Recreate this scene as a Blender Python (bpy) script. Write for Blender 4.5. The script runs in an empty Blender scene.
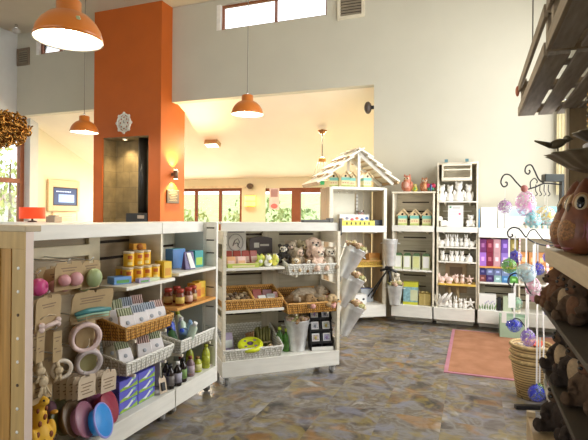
import bpy, bmesh, math, random
from mathutils import Matrix, Vector, Euler
random.seed(7)
S = bpy.context.scene
COL = S.collection
PI = math.pi
def R(d): return math.radians(d)

# ---------------------------------------------------------------- materials
MATS = {}
def nt(name):
    m = bpy.data.materials.new(name); m.use_nodes = True
    n = m.node_tree.nodes; l = m.node_tree.links
    return m, n, l, n['Principled BSDF']
def mat(name, col, rough=.5, metal=0, var=.12, scale=8, stretch=None, bump=0, trans=0, emit=None, spec=None, alpha=1, coat=0):
    if name in MATS: return MATS[name]
    m, n, l, b = nt(name)
    b.inputs['Roughness'].default_value = rough
    b.inputs['Metallic'].default_value = metal
    if coat: b.inputs['Coat Weight'].default_value = coat
    if trans:
        b.inputs['Transmission Weight'].default_value = trans
        b.inputs['IOR'].default_value = 1.3
    if spec is not None: b.inputs['Specular IOR Level'].default_value = spec
    if emit:
        b.inputs['Emission Color'].default_value = (*emit[0], 1); b.inputs['Emission Strength'].default_value = emit[1]
    tc = n.new('ShaderNodeTexCoord'); mp = n.new('ShaderNodeMapping')
    l.new(tc.outputs['Object'], mp.inputs[0])
    if stretch: mp.inputs['Scale'].default_value = stretch
    no = n.new('ShaderNodeTexNoise'); no.inputs['Scale'].default_value = scale; no.inputs['Detail'].default_value = 3
    l.new(mp.outputs[0], no.inputs['Vector'])
    cr = n.new('ShaderNodeValToRGB')
    cr.color_ramp.elements[0].position = .3; cr.color_ramp.elements[1].position = .7
    cr.color_ramp.elements[0].color = (*[c*(1-var) for c in col], 1)
    cr.color_ramp.elements[1].color = (*[min(1, c*(1+var*.6)) for c in col], 1)
    l.new(no.outputs['Fac'], cr.inputs[0]); l.new(cr.outputs[0], b.inputs['Base Color'])
    if bump:
        bu = n.new('ShaderNodeBump'); bu.inputs['Strength'].default_value = bump; bu.inputs['Distance'].default_value = .01
        l.new(no.outputs['Fac'], bu.inputs['Height']); l.new(bu.outputs[0], b.inputs['Normal'])
    MATS[name] = m
    return m
def paint(c, rough=.45): return mat('paint_%02x%02x%02x_%d' % (*[int(255*x) for x in c], int(rough*100)), c, rough, var=.06, scale=20)
def weave(name, col, dark, bw=.03, rh=.012):
    if name in MATS: return MATS[name]
    m, n, l, b = nt(name); b.inputs['Roughness'].default_value = .6
    tc = n.new('ShaderNodeTexCoord'); sp = n.new('ShaderNodeSeparateXYZ'); l.new(tc.outputs['Object'], sp.inputs[0])
    ad = n.new('ShaderNodeMath'); l.new(sp.outputs[0], ad.inputs[0]); l.new(sp.outputs[1], ad.inputs[1])
    cb = n.new('ShaderNodeCombineXYZ'); l.new(ad.outputs[0], cb.inputs[0]); l.new(sp.outputs[2], cb.inputs[1])
    br = n.new('ShaderNodeTexBrick'); l.new(cb.outputs[0], br.inputs['Vector'])
    br.inputs['Scale'].default_value = 1; br.inputs['Brick Width'].default_value = bw; br.inputs['Row Height'].default_value = rh
    br.inputs['Mortar Size'].default_value = rh*.2; br.inputs['Mortar Smooth'].default_value = .4
    br.inputs['Color1'].default_value = (*col, 1); br.inputs['Color2'].default_value = (*[c*.78 for c in col], 1)
    br.inputs['Mortar'].default_value = (*dark, 1)
    l.new(br.outputs['Color'], b.inputs['Base Color'])
    bu = n.new('ShaderNodeBump'); bu.inputs['Strength'].default_value = .6; bu.inputs['Distance'].default_value = .004; bu.invert = True
    l.new(br.outputs['Fac'], bu.inputs['Height']); l.new(bu.outputs[0], b.inputs['Normal'])
    MATS[name] = m; return m
def floor_mat():
    m, n, l, b = nt('slate_look_vinyl')
    tc = n.new('ShaderNodeTexCoord')
    vo = n.new('ShaderNodeTexVoronoi'); vo.distance = 'CHEBYCHEV'; vo.inputs['Randomness'].default_value = 0; vo.inputs['Scale'].default_value = 1/.46
    mp = n.new('ShaderNodeMapping'); mp.inputs['Rotation'].default_value = (0, 0, 0); l.new(tc.outputs['Object'], mp.inputs[0]); l.new(mp.outputs[0], vo.inputs['Vector'])
    sc = n.new('ShaderNodeVectorMath'); sc.operation = 'SCALE'; sc.inputs['Scale'].default_value = 9; l.new(vo.outputs['Color'], sc.inputs[0])
    av = n.new('ShaderNodeVectorMath'); l.new(mp.outputs[0], av.inputs[0]); l.new(sc.outputs[0], av.inputs[1])
    st = n.new('ShaderNodeMapping'); st.inputs['Scale'].default_value = (1.5, 1.5, 1.5); l.new(av.outputs[0], st.inputs[0])
    def ramp(no, els):
        cr = n.new('ShaderNodeValToRGB'); e = cr.color_ramp.elements
        while len(e) < len(els): e.new(.5)
        for q, (p, c) in zip(e, els): q.position = p; q.color = (*c, 1)
        l.new(no, cr.inputs[0]); return cr.outputs[0]
    def noise(s, d=4, dist=.6, vec=None):
        no = n.new('ShaderNodeTexNoise'); no.inputs['Scale'].default_value = s; no.inputs['Detail'].default_value = d; no.inputs['Distortion'].default_value = dist
        l.new(vec or st.outputs[0], no.inputs['Vector']); return no.outputs['Fac']
    c1 = ramp(noise(2.6), [(.3, (.05, .045, .045)), (.42, (.15, .13, .115)), (.5, (.26, .25, .245)), (.57, (.17, .145, .11)), (.7, (.42, .41, .40))])
    c2 = ramp(noise(3.6, 3, 1.0), [(.52, (0, 0, 0)), (.64, (1, 1, 1))])
    c3 = ramp(noise(2.4, 2, .4), [(.57, (0, 0, 0)), (.68, (1, 1, 1))])
    def mix(f, a, bb):
        mx = n.new('ShaderNodeMix'); mx.data_type = 'RGBA'; l.new(f, mx.inputs[0]); l.new(a, mx.inputs[6])
        if isinstance(bb, tuple): mx.inputs[7].default_value = (*bb, 1)
        else: l.new(bb, mx.inputs[7])
        return mx.outputs[2]
    def scale(f, k):
        mm = n.new('ShaderNodeMath'); mm.operation = 'MULTIPLY'; l.new(f, mm.inputs[0]); mm.inputs[1].default_value = k; return mm.outputs[0]
    a = mix(scale(c2, .62), c1, (.34, .27, .10))
    c4 = ramp(noise(2.9, 3, .8), [(.55, (0, 0, 0)), (.66, (1, 1, 1))])
    a = mix(scale(c4, .7), a, (.25, .26, .33))
    a = mix(scale(c3, .5), a, (.42, .22, .07))
    hs = n.new('ShaderNodeHueSaturation'); hs.inputs['Saturation'].default_value = 1.15; hs.inputs['Value'].default_value = .86; l.new(a, hs.inputs['Color']); l.new(hs.outputs[0], b.inputs['Base Color']); b.inputs['Roughness'].default_value = .36
    gr = ramp(vo.outputs['Distance'], [(.485, (0, 0, 0)), (.5, (1, 1, 1))])
    bu = n.new('ShaderNodeBump'); bu.inputs['Strength'].default_value = .25; bu.inputs['Distance'].default_value = .01
    l.new(noise(12, 3), bu.inputs['Height']); l.new(bu.outputs[0], b.inputs['Normal'])
    return m
def slate_mat():
    m, n, l, b = nt('slate_tiles')
    tc = n.new('ShaderNodeTexCoord'); sp = n.new('ShaderNodeSeparateXYZ'); l.new(tc.outputs['Object'], sp.inputs[0])
    cb = n.new('ShaderNodeCombineXYZ'); l.new(sp.outputs[0], cb.inputs[0]); l.new(sp.outputs[2], cb.inputs[1])
    br = n.new('ShaderNodeTexBrick'); l.new(cb.outputs[0], br.inputs['Vector']); br.inputs['Scale'].default_value = 1
    br.inputs['Brick Width'].default_value = .3; br.inputs['Row Height'].default_value = .3; br.inputs['Mortar Size'].default_value = .003
    br.inputs['Color1'].default_value = (.20, .145, .065, 1); br.inputs['Color2'].default_value = (.27, .20, .095, 1); br.inputs['Mortar'].default_value = (.13, .10, .055, 1)
    no = n.new('ShaderNodeTexNoise'); no.inputs['Scale'].default_value = 6; no.inputs['Detail'].default_value = 5; l.new(tc.outputs['Object'], no.inputs['Vector'])
    mx = n.new('ShaderNodeMix'); mx.data_type = 'RGBA'; mx.blend_type = 'OVERLAY'; mx.inputs[0].default_value = .6
    l.new(br.outputs['Color'], mx.inputs[6]); l.new(no.outputs['Fac'], mx.inputs[7]); l.new(mx.outputs[2], b.inputs['Base Color'])
    b.inputs['Roughness'].default_value = .6
    return m
def glass_mat(name, col=(1, 1, 1), a=.12):
    if name in MATS: return MATS[name]
    m, n, l, b = nt(name); out = n['Material Output']
    t = n.new('ShaderNodeBsdfTransparent'); t.inputs[0].default_value = (*col, 1)
    g = n.new('ShaderNodeBsdfGlossy'); g.inputs['Roughness'].default_value = .02
    mx = n.new('ShaderNodeMixShader'); fr = n.new('ShaderNodeFresnel'); fr.inputs[0].default_value = 1.3
    l.new(fr.outputs[0], mx.inputs[0]); l.new(t.outputs[0], mx.inputs[1]); l.new(g.outputs[0], mx.inputs[2])
    l.new(mx.outputs[0], out.inputs['Surface']); MATS[name] = m; return m
def blown(name, col, col2=(.9, .92, .95)):
    """blown glass with coloured swirls"""
    if name in MATS: return MATS[name]
    m, n, l, b = nt(name); out = n['Material Output']
    tc = n.new('ShaderNodeTexCoord'); no = n.new('ShaderNodeTexNoise'); no.inputs['Scale'].default_value = 16; no.inputs['Detail'].default_value = 2; no.inputs['Distortion'].default_value = 1.5
    l.new(tc.outputs['Object'], no.inputs['Vector'])
    cr = n.new('ShaderNodeValToRGB'); e = cr.color_ramp.elements; e[0].position = .42; e[0].color = (*col, 1); e[1].position = .6; e[1].color = (*col2, 1)
    l.new(no.outputs['Fac'], cr.inputs[0]); l.new(cr.outputs[0], b.inputs['Base Color'])
    b.inputs['Roughness'].default_value = .05; b.inputs['Coat Weight'].default_value = .4
    t = n.new('ShaderNodeBsdfTransparent'); t.inputs[0].default_value = (*[.55+.45*c for c in col2], 1)
    mr = n.new('ShaderNodeMapRange'); mr.inputs['From Min'].default_value = .42; mr.inputs['From Max'].default_value = .58; mr.inputs['To Min'].default_value = .66; mr.inputs['To Max'].default_value = .16
    l.new(no.outputs['Fac'], mr.inputs['Value'])
    mx = n.new('ShaderNodeMixShader'); l.new(mr.outputs[0], mx.inputs[0])
    l.new(t.outputs[0], mx.inputs[1]); l.new(b.outputs[0], mx.inputs[2]); l.new(mx.outputs[0], out.inputs['Surface'])
    MATS[name] = m; return m
def emis(name, col, s):
    if name in MATS: return MATS[name]
    m, n, l, b = nt(name); b.inputs['Base Color'].default_value = (*col, 1)
    b.inputs['Emission Color'].default_value = (*col, 1); b.inputs['Emission Strength'].default_value = s
    MATS[name] = m; return m

WHITE = mat('white_painted_wood', (.80, .785, .72), .5, var=.07, scale=5, stretch=(1, 1, 6))
WHITE2 = mat('cream_painted_wood', (.76, .70, .56), .5, var=.1, scale=5, stretch=(1, 1, 6))
SLAT = mat('weathered_beige_boards', (.47, .42, .30), .6, var=.18, scale=4, stretch=(.6, .6, 9))
SLATW = mat('pale_grey_boards', (.62, .58, .46), .6, var=.14, scale=4, stretch=(6, 6, .6))
DARKGAP = mat('dark_gap', (.05, .035, .025), .8)
PINE = mat('varnished_pine', (.42, .23, .06), .45, var=.25, scale=5, stretch=(7, 7, .5))
PINEH = mat('pine_post', (.46, .31, .12), .5, var=.14, scale=5, stretch=(7, 7, .5))
OAK = mat('dark_stained_oak', (.30, .20, .09), .6, var=.3, scale=6, stretch=(6, .7, 6))
GREYWOOD = mat('weathered_grey_wood', (.27, .23, .18), .7, var=.3, scale=7, stretch=(6, .7, 6), bump=.2)
BLACK = mat('black_plastic', (.015, .015, .017), .45)
IRON = mat('wrought_iron', (.03, .028, .028), .5, metal=.4)
ZINC = mat('galvanised_zinc', (.72, .73, .73), .35, metal=.55, var=.15, scale=14)
CHROME = mat('chrome', (.75, .75, .75), .2, metal=1)
KRAFT = mat('kraft_card', (.47, .34, .18), .7, var=.1, scale=10)
PAPER = mat('white_paper', (.84, .84, .82), .6, var=.03)
CERAMIC = mat('white_ceramic', (.86, .84, .79), .35, var=.03)
WICKER = weave('honey_wicker', (.76, .39, .075), (.22, .09, .015), .022, .022)
WICKERW = weave('white_wicker', (.84, .83, .77), (.48, .46, .38), .03, .022)
WICKERN = weave('natural_wicker', (.52, .35, .14), (.12, .065, .022), .30, .022)

# ---------------------------------------------------------------- mesh builder
class MB:
    def __init__(s): s.v = []; s.f = []; s.m = []; s.s = []
    def add(s, vs, fs, mi=0, sm=False, T=None):
        o = len(s.v)
        for p in vs:
            p = Vector(p)
            s.v.append(T @ p if T else p)
        for f in fs: s.f.append([i+o for i in f]); s.m.append(mi); s.s.append(sm)
        return s
    def box(s, x0, x1, y0, y1, z0, z1, mi=0, T=None):
        v = [(x0, y0, z0), (x1, y0, z0), (x1, y1, z0), (x0, y1, z0), (x0, y0, z1), (x1, y0, z1), (x1, y1, z1), (x0, y1, z1)]
        return s.add(v, [(0, 3, 2, 1), (4, 5, 6, 7), (0, 1, 5, 4), (1, 2, 6, 5), (2, 3, 7, 6), (3, 0, 4, 7)], mi, False, T)
    def hexa(s, b, t, mi=0, T=None):
        return s.add(list(b)+list(t), [(0, 3, 2, 1), (4, 5, 6, 7), (0, 1, 5, 4), (1, 2, 6, 5), (2, 3, 7, 6), (3, 0, 4, 7)], mi, False, T)
    def lathe(s, prof, n=20, mi=0, T=None, sm=True, flute=0, nf=12, cap=True):
        v = []; f = []
        for r, z in prof:
            for i in range(n):
                a = 2*PI*i/n; rr = r*(1+flute*math.cos(nf*a)); v.append((rr*math.cos(a), rr*math.sin(a), z))
        k = len(prof)
        for j in range(k-1):
            for i in range(n):
                i2 = (i+1) % n; f.append((j*n+i, j*n+i2, (j+1)*n+i2, (j+1)*n+i))
        if cap and prof[0][0] > 1e-5: f.append(tuple(reversed(range(n))))
        if cap and prof[-1][0] > 1e-5: f.append(tuple(range((k-1)*n, k*n)))
        return s.add(v, f, mi, sm, T)
    def cyl(s, r, z0, z1, n=16, mi=0, T=None): return s.lathe([(r, z0), (r, z1)], n, mi, T)
    def tube(s, pts, r, n=8, mi=0, T=None, closed=False, sm=True):
        pts = [Vector(p) for p in pts]; v = []; f = []; k = len(pts); up = None
        for i, p in enumerate(pts):
            if closed: d = pts[(i+1) % k]-pts[i-1]
            else: d = pts[min(i+1, k-1)]-pts[max(i-1, 0)]
            d.normalize()
            if up is None: up = Vector((0, 0, 1)) if abs(d.z) < .9 else Vector((1, 0, 0))
            a = d.cross(up)
            if a.length < 1e-4: a = d.orthogonal()
            a.normalize(); up = a.cross(d); up.normalize()
            rr = r[i] if isinstance(r, (list, tuple)) else r
            for j in range(n):
                t = 2*PI*j/n; v.append(p+a*(rr*math.cos(t))+up*(rr*math.sin(t)))
        for i in range(k if closed else k-1):
            i2 = (i+1) % k
            for j in range(n): j2 = (j+1) % n; f.append((i*n+j, i*n+j2, i2*n+j2, i2*n+j))
        if not closed: f.append(tuple(reversed(range(n)))); f.append(tuple(range((k-1)*n, k*n)))
        return s.add(v, f, mi, sm, T)
    def ell(s, c, r, mi=0, T=None, n=14, rot=None):
        if isinstance(r, (int, float)): r = (r, r, r)
        M = Matrix.Translation(c) @ (Euler(rot).to_matrix().to_4x4() if rot else Matrix()) @ Matrix.Diagonal((*r, 1))
        if T: M = T @ M
        h = max(5, n//2+1)
        return s.lathe([(max(0, math.sin(PI*i/h)), -math.cos(PI*i/h)) for i in range(h+1)], n, mi, M)
    def prism(s, poly, y0, y1, mi=0, T=None):
        k = len(poly); v = [(x, y0, z) for x, z in poly]+[(x, y1, z) for x, z in poly]
        f = [tuple(range(k)), tuple(reversed(range(k, 2*k)))]+[(i, i+k, (i+1) % k+k, (i+1) % k) for i in range(k)]
        return s.add(v, f, mi, False, T)
    def mesh(s, name, mats):
        me = bpy.data.meshes.new(name); me.from_pydata([tuple(p) for p in s.v], [], s.f)
        for m in (mats if isinstance(mats, (list, tuple)) else [mats]): me.materials.append(m)
        for p, mi, sm in zip(me.polygons, s.m, s.s): p.material_index = mi; p.use_smooth = sm
        bm = bmesh.new(); bm.from_mesh(me); bmesh.ops.remove_doubles(bm, verts=bm.verts, dist=1e-6)
        bmesh.ops.recalc_face_normals(bm, faces=bm.faces); bm.to_mesh(me); bm.free()
        return me
    def build(s, name, mats, parent=None, bev=0, remesh=0, fuzz=0, kind=None, label=None, loc=None, rot=None):
        o = bpy.data.objects.new(name, s.mesh(name, mats)); COL.objects.link(o)
        if parent: o.parent = parent
        if loc: o.location = loc
        if rot: o.rotation_euler = rot
        if remesh:
            md = o.modifiers.new('merge', 'REMESH'); md.mode = 'VOXEL'; md.voxel_size = remesh; md.use_smooth_shade = True
            sm = o.modifiers.new('soft', 'SMOOTH'); sm.iterations = 3; sm.factor = .5
        if fuzz:
            tx = bpy.data.textures.get('fur') or bpy.data.textures.new('fur', 'CLOUDS'); tx.noise_scale = .02
            dm = o.modifiers.new('fur', 'DISPLACE'); dm.texture = tx; dm.strength = fuzz; dm.mid_level = .5
        if bev:
            bm = o.modifiers.new('edge', 'BEVEL'); bm.width = bev; bm.segments = 1; bm.limit_method = 'ANGLE'; bm.angle_limit = R(50)
        if kind: o['kind'] = kind
        if label: o['label'] = label
        return o

def TR(loc=(0, 0, 0), rot=(0, 0, 0), sc=None):
    M = Matrix.Translation(loc) @ Euler(rot).to_matrix().to_4x4()
    if sc: M = M @ Matrix.Diagonal((*(sc if isinstance(sc, (tuple, list)) else (sc, sc, sc)), 1))
    return M

# ---------------------------------------------------------------- layout frames: u along a front, v into it, z up
class Frame:
    def __init__(s, ox, oy, deg):
        s.o = Vector((ox, oy, 0)); s.deg = deg; a = R(deg)
        s.u = Vector((math.cos(a), math.sin(a), 0)); s.v = Vector((-math.sin(a), math.cos(a), 0))
    def p(s, u, v, z=0): return s.o+s.u*u+s.v*v+Vector((0, 0, z))
L = Frame(-2.17, 1.874, 90); M = Frame(-2.155, 3.885, 41.8); B = Frame(-1.172, 7.19, 0); Wd = Frame(0, 0, 0)
H = Frame(-1.955, 6.644, 36)           # house-shaped unit, origin at its front left corner

def tag(o, label, cat, group=None):
    o['label'] = label; o['category'] = cat
    if group: o['group'] = group
    return o
def thing(name, label, cat, F, u, v, z, rot=0, group=None, tilt=(0, 0)):
    o = bpy.data.objects.new(name, None); COL.objects.link(o); o.empty_display_size = .05
    o.location = F.p(u, v, z); o.rotation_euler = (tilt[0], tilt[1], R(F.deg+rot))
    return tag(o, label, cat, group)
def one(name, label, cat, mb, mats, F, u, v, z, rot=0, group=None, tilt=(0, 0), **k):
    o = mb.build(name, mats, None, **k)
    o.location = F.p(u, v, z); o.rotation_euler = (tilt[0], tilt[1], R(F.deg+rot))
    return tag(o, label, cat, group)
def dup(root, label, F, u, v, z, rot=0, tilt=(0, 0), group=None, sc=None):
    def cp(o, par):
        c = o.copy(); COL.objects.link(c)
        if par: c.parent = par
        for ch in list(o.children): cp(ch, c)
        return c
    r = cp(root, None); r['label'] = label
    if group: r['group'] = group
    r.location = F.p(u, v, z); r.rotation_euler = (tilt[0], tilt[1], R(F.deg+rot))
    if sc: r.scale = (sc, sc, sc)
    return r
def struct(name, mb, mats, **k): return mb.build(name, mats, None, kind='structure', **k)
# ================================================================ THE ROOM
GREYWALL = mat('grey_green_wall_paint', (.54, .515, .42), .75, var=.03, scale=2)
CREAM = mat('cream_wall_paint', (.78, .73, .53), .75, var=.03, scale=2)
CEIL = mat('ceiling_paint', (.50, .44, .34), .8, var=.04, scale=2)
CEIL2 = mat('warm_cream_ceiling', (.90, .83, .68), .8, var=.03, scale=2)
ORANGE = mat('orange_wall_paint', (.50, .105, .006), .6, var=.05, scale=3)
ORANGEL = ORANGE
FRAMEB = mat('red_brown_window_frame', (.26, .08, .028), .5)
WFRAME = mat('white_window_frame', (.82, .8, .76), .4)
PANE = glass_mat('window_glass')
CH = 5.45
struct('floor', MB().box(-9.4, 1.6, -3.2, 10.9, -.1, 0), floor_mat())
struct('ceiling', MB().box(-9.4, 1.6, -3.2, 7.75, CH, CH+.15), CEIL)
# back wall with two clerestory openings, the wide opening to the far room below
YB = 7.6
bw = MB()
def wallx(mb, x0, x1, z0, z1, holes, y0, y1):
    xs = sorted({x0, x1, *[h[0] for h in holes], *[h[1] for h in holes]})
    for a, b in zip(xs, xs[1:]):
        hs = sorted([h for h in holes if h[0] <= a+1e-6 and h[1] >= b-1e-6], key=lambda h: h[2])
        z = z0
        for h in hs:
            if h[2] > z+1e-4: mb.box(a, b, y0, y1, z, h[2])
            z = h[3]
        if z < z1-1e-4: mb.box(a, b, y0, y1, z, z1)
def wally(mb, y0, y1, z0, z1, holes, x0, x1):
    ys = sorted({y0, y1, *[h[0] for h in holes], *[h[1] for h in holes]})
    for a, b in zip(ys, ys[1:]):
        hs = sorted([h for h in holes if h[0] <= a+1e-6 and h[1] >= b-1e-6], key=lambda h: h[2])
        z = z0
        for h in hs:
            if h[2] > z+1e-4: mb.box(x0, x1, a, b, z, h[2])
            z = h[3]
        if z < z1-1e-4: mb.box(x0, x1, a, b, z, z1)
wallx(bw, -9.3, 1.3, 0, CH, [(-9.3, -1.52, 0, 3.68), (-4.39, -2.32, 4.9, 5.36), (-8.75, -6.95, 4.94, 5.38)], YB, YB+.16)
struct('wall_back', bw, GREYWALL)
# side and front walls; tall windows light the shop from the right and from behind
RW = [(3.6, 5.3, .8, 4.6), (5.5, 7.2, .8, 4.6)]
rw = MB(); wally(rw, -3.1, 7.6, 0, CH, RW, 1.3, 1.5); struct('wall_right', rw, GREYWALL)
LWH = [(5.2, 7.8, .7, 3.45), (1.0, 4.4, .7, 3.45)]
lw = MB(); wally(lw, -3.1, 7.9, 0, CH, LWH, -9.42, -9.3); struct('wall_left', lw, mat('pale_blue_grey_paint', (.62, .64, .62), .7, var=.03))
lw2 = MB(); lw2.box(-9.42, -9.3, 7.9, 10.7, 0, 4.2); struct('wall_left.001', lw2, CREAM)
struct('trim_1', MB().box(-9.3, -9.16, 7.82, 8.03, 0, 3.68), mat('pale_blue_grey_paint', (.62, .64, .62)))
FWH = [(-8.6, -6.2, .5, 3.6), (-5.8, -3.4, .5, 3.6), (-3.0, -.6, .5, 3.6)]
fw = MB(); wallx(fw, -9.3, 1.3, 0, CH, FWH, -3.1, -2.95); struct('wall_front', fw, GREYWALL)
# far room: lean-to ceiling falling towards its window wall
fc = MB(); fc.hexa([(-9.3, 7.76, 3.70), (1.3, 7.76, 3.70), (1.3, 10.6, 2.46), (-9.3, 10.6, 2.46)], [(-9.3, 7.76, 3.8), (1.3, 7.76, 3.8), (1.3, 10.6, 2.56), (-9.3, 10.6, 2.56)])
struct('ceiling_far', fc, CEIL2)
FH = [(-9.0, -7.6, .7, 2.24), (-7.3, -5.36, .7, 2.24), (-4.85, -2.45, .05, 2.23)]
fr = MB(); wallx(fr, -9.3, 1.3, 0, 2.6, FH, 10.57, 10.72); struct('wall_far', fr, CREAM)
struct('wall_right.001', MB().box(-1.52, -1.4, 7.76, 10.57, 0, 3.9), CREAM)

WN = [0]
def window(x0, x1, z0, z1, y, mats, bars=(), t=.05, axis='x', dep=.06, trans=()):
    WN[0] += 1
    f = MB()
    def bx(a, b, c, d):
        if axis == 'x': f.box(a, b, y, y+dep, c, d)
        else: f.box(y, y+dep, a, b, c, d)
    bx(x0, x1, z0, z0+t); bx(x0, x1, z1-t, z1); bx(x0, x0+t, z0+t, z1-t); bx(x1-t, x1, z0+t, z1-t)
    for b in bars: bx(b-t/2, b+t/2, z0+t, z1-t)
    for b in trans: bx(x0+t, x1-t, b-t/2, b+t/2)
    o = struct('window_%d' % WN[0], f, mats)
    xs = [x0+t]+[q for b in bars for q in (b-t/2, b+t/2)]+[x1-t]
    for a, b in zip(xs[::2], xs[1::2]):
        g = MB()
        if axis == 'x': g.box(a, b, y+dep*.4, y+dep*.5, z0+t, z1-t)
        else: g.box(y+dep*.4, y+dep*.5, a, b, z0+t, z1-t)
        g.build('pane', PANE, o)
    return o
window(-4.31, -2.32, 4.9, 5.36, YB+.06, FRAMEB, (-3.26,), .035)
window(-8.68, -6.95, 4.94, 5.38, YB+.06, FRAMEB, (-8.15,), .04)
struct('trim_2', MB().box(-4.39, -4.31, YB-.004, YB+.14, 4.9, 5.36), WFRAME)
struct('trim_3', MB().box(-8.75, -8.68, YB-.004, YB+.14, 4.94, 5.38), WFRAME)
window(-9.0, -7.6, .7, 2.24, 10.6, FRAMEB, (-8.3,), .07)
window(-7.3, -5.36, .7, 2.24, 10.6, FRAMEB, (-6.68, -5.98), .07)
dw = window(-4.85, -3.98, .05, 2.23, 10.6, FRAMEB, (), .08)
window(5.2, 7.8, .7, 3.45, -9.41, FRAMEB, (6.4,), .1, 'y', .1, (2.28,))
window(1.0, 4.4, .7, 3.45, -9.41, FRAMEB, (2.7,), .1, 'y', .1, (2.28,))
for a, b, c, d in RW: window(a, b, c, d, 1.38, WFRAME, ((a+b)/2,), .06, 'y')
for a, b, c, d in FWH: window(a, b, c, d, -3.05, WFRAME, ((a+b)/2,), .06)
# glazed door of the far room
dr = MB()
for a, b, c, d in ((-3.98, -2.45, 2.12, 2.23), (-3.98, -3.84, .05, 2.12), (-2.59, -2.45, .05, 2.12), (-3.84, -2.59, .05, .25)): dr.box(a, b, 10.6, 10.66, c, d)
do = struct('door_1', dr, FRAMEB)
MB().box(-3.84, -2.59, 10.62, 10.63, .25, 2.12).build('pane', PANE, do)
hd = MB().cyl(.012, 0, .18, 10, T=TR((-3.72, 10.57, 1.0), (PI/2, PI/2, 0))); hd.build('door_handle', CHROME, do)
MB().box(-4.85, -4.72, 10.55, 10.57, .05, 2.3).build('trim_4', CREAM, None, kind='structure')
struct('trim_5', MB().box(-7.4, -5.26, 10.54, 10.58, 2.24, 2.3), mat('pale_lintel', (.82, .7, .48)))

# orange chimney block with the slate lined recess
ob = MB(); x0, x1, y0, y1 = -6.87, -5.33, 7.27, 8.03
a, b, zt = -6.655, -5.595, 3.03
ob.box(x0, a, y0, y1, 0, CH); ob.box(b, x1, y0, y1, 0, CH); ob.box(a, b, y0, y1, zt, CH)
struct('wall_chimney', ob, ORANGE)
SL = slate_mat()
rc = MB(); rc.box(a, b, y1-.42, y1, 0, zt); rc.box(a, a+.02, y0+.03, y1-.42, 0, zt-.02); rc.box(b-.02, b, y0+.03, y1-.42, 0, zt-.02); rc.box(a, b, y0+.03, y1-.42, zt-.02, zt)
struct('wall_recess', rc, SL)
st = thing('wood_stove', 'black stove with tall flue pipe in the slate recess of the orange chimney', 'stove', Wd, -5.84, 7.45, 0)
MB().box(-.29, .20, -.14, .14, .12, 1.60).build('body', mat('black_steel', (.02, .018, .015), .4), st, bev=.01)
MB().box(-.2, .12, -.152, -.14, .5, 1.1).build('door', mat('stove_glass', (.03, .025, .02), .1), st)
for sx in (-1, 1):
    for sy in (-1, 1): MB().box(sx*.16-.025, sx*.16+.025, sy*.11-.025, sy*.11+.025, 0, .12).build('leg', BLACK, st)
MB().cyl(.098, 1.60, 3.0, 20).build('flue_pipe', mat('black_steel', (.02, .018, .015)), st)
MB().box(-.02, .13, -.146, -.14, 1.50, 1.56).build('label_plate', mat('pale_plate', (.5, .4, .3)), st)
for lx, ds in ((-6.02, 'left'), (-5.655, 'right')):
    sl = thing('slot_light', 'thin vertical light strip %s of the flue in the slate recess' % ds, 'light', Wd, lx, 7.58, 1.45)
    MB().box(-.016, .016, 0, .02, .05, 1.5).build('diffuser', emis('strip_glow', (1, .78, .42), 3), sl)
    MB().box(-.022, .022, .02, .028, 0, 1.54).build('channel', CHROME, sl)

# outside : pale grass bank and shrubs
GRASS = mat('pale_grass', (.42, .5, .22), .9, var=.25, scale=3)
g = MB(); g.box(-40, 1.2, 10.8, 18, -.3, -.12); g.hexa([(-40, 18, -.3), (1.2, 18, -.3), (1.2, 34, -.3), (-40, 34, -.3)], [(-40, 18, -.12), (1.2, 18, -.12), (1.2, 34, 3.2), (-40, 34, 3.2)])
g.box(-40, -9.5, -3, 10.8, -.3, -.12); struct('ground', g, GRASS)
LEAF = mat('pale_leaves', (.33, .42, .16), .8, var=.5, scale=5)
LEAF2 = mat('yellow_green_leaves', (.50, .55, .22), .8, var=.5, scale=5)
BARK = mat('bark', (.16, .11, .07), .9)
def bush(label, x, y, r, h, mt, name='garden_shrub', cat='shrub'):
    rr = random.Random(int(x*31+y*17)); t = thing(name, label, cat, Wd, x, y, -.12)
    MB().tube([(0, 0, 0), (.03, .02, h*.35), (0, .05, h*.7)], [.07, .05, .03], 7).build('trunk', BARK, t)
    f = MB()
    for i in range(int(340*max(1, r*r*.9))):
        th = rr.random()*2*PI; q = rr.random()**.5; zz = rr.uniform(.15, 1)*h
        k = r*math.sin(PI*min(1, max(.12, (zz/h)*.85)))**.6*q
        c = Vector((k*math.cos(th), k*math.sin(th), zz)); e = Euler((rr.random()*6, rr.random()*6, rr.random()*6)).to_matrix().to_4x4()
        s = rr.uniform(.07, .14)
        f.add([(-s, 0, 0), (0, -s*.5, s*.1), (s, 0, 0), (0, s*.5, s*.1)], [(0, 1, 2, 3)], 0, False, Matrix.Translation(c) @ e)
    f.build('foliage', mt, t)
bush('bushy shrub outside the left pane of the far window', -9.4, 14.2, 1.0, 1.9, LEAF2)
bush('tall pale green shrub seen through the middle pane of the far window', -7.9, 17.0, 1.2, 2.4, LEAF)
bush('rounded shrub outside the right pane of the far window', -6.9, 13.8, .8, 1.75, LEAF2)
bush('shrub outside the fixed pane beside the glazed door', -5.6, 15.0, .9, 1.9, LEAF)
bush('leafy tree outside the large window on the left wall', -13.4, 10.7, 2.0, 4.6, LEAF2, 'garden_tree', 'tree')
bush('green hedge shrub low outside the left wall window', -11.6, 8.3, .8, 1.5, LEAF)
hs = thing('garden_shed', 'white shed with a brown roof seen through the left wall window', 'shed', Wd, -17.6, 12.0, -.12)
MB().box(-1.5, 1.5, -1.2, 1.2, 0, 2.1).build('wall', mat('shed_white', (.75, .72, .68)), hs)
MB().prism([(-1.7, 2.1), (1.7, 2.1), (0, 2.8)], -1.4, 1.4).build('roof', mat('shed_roof', (.3, .2, .14)), hs)
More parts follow.
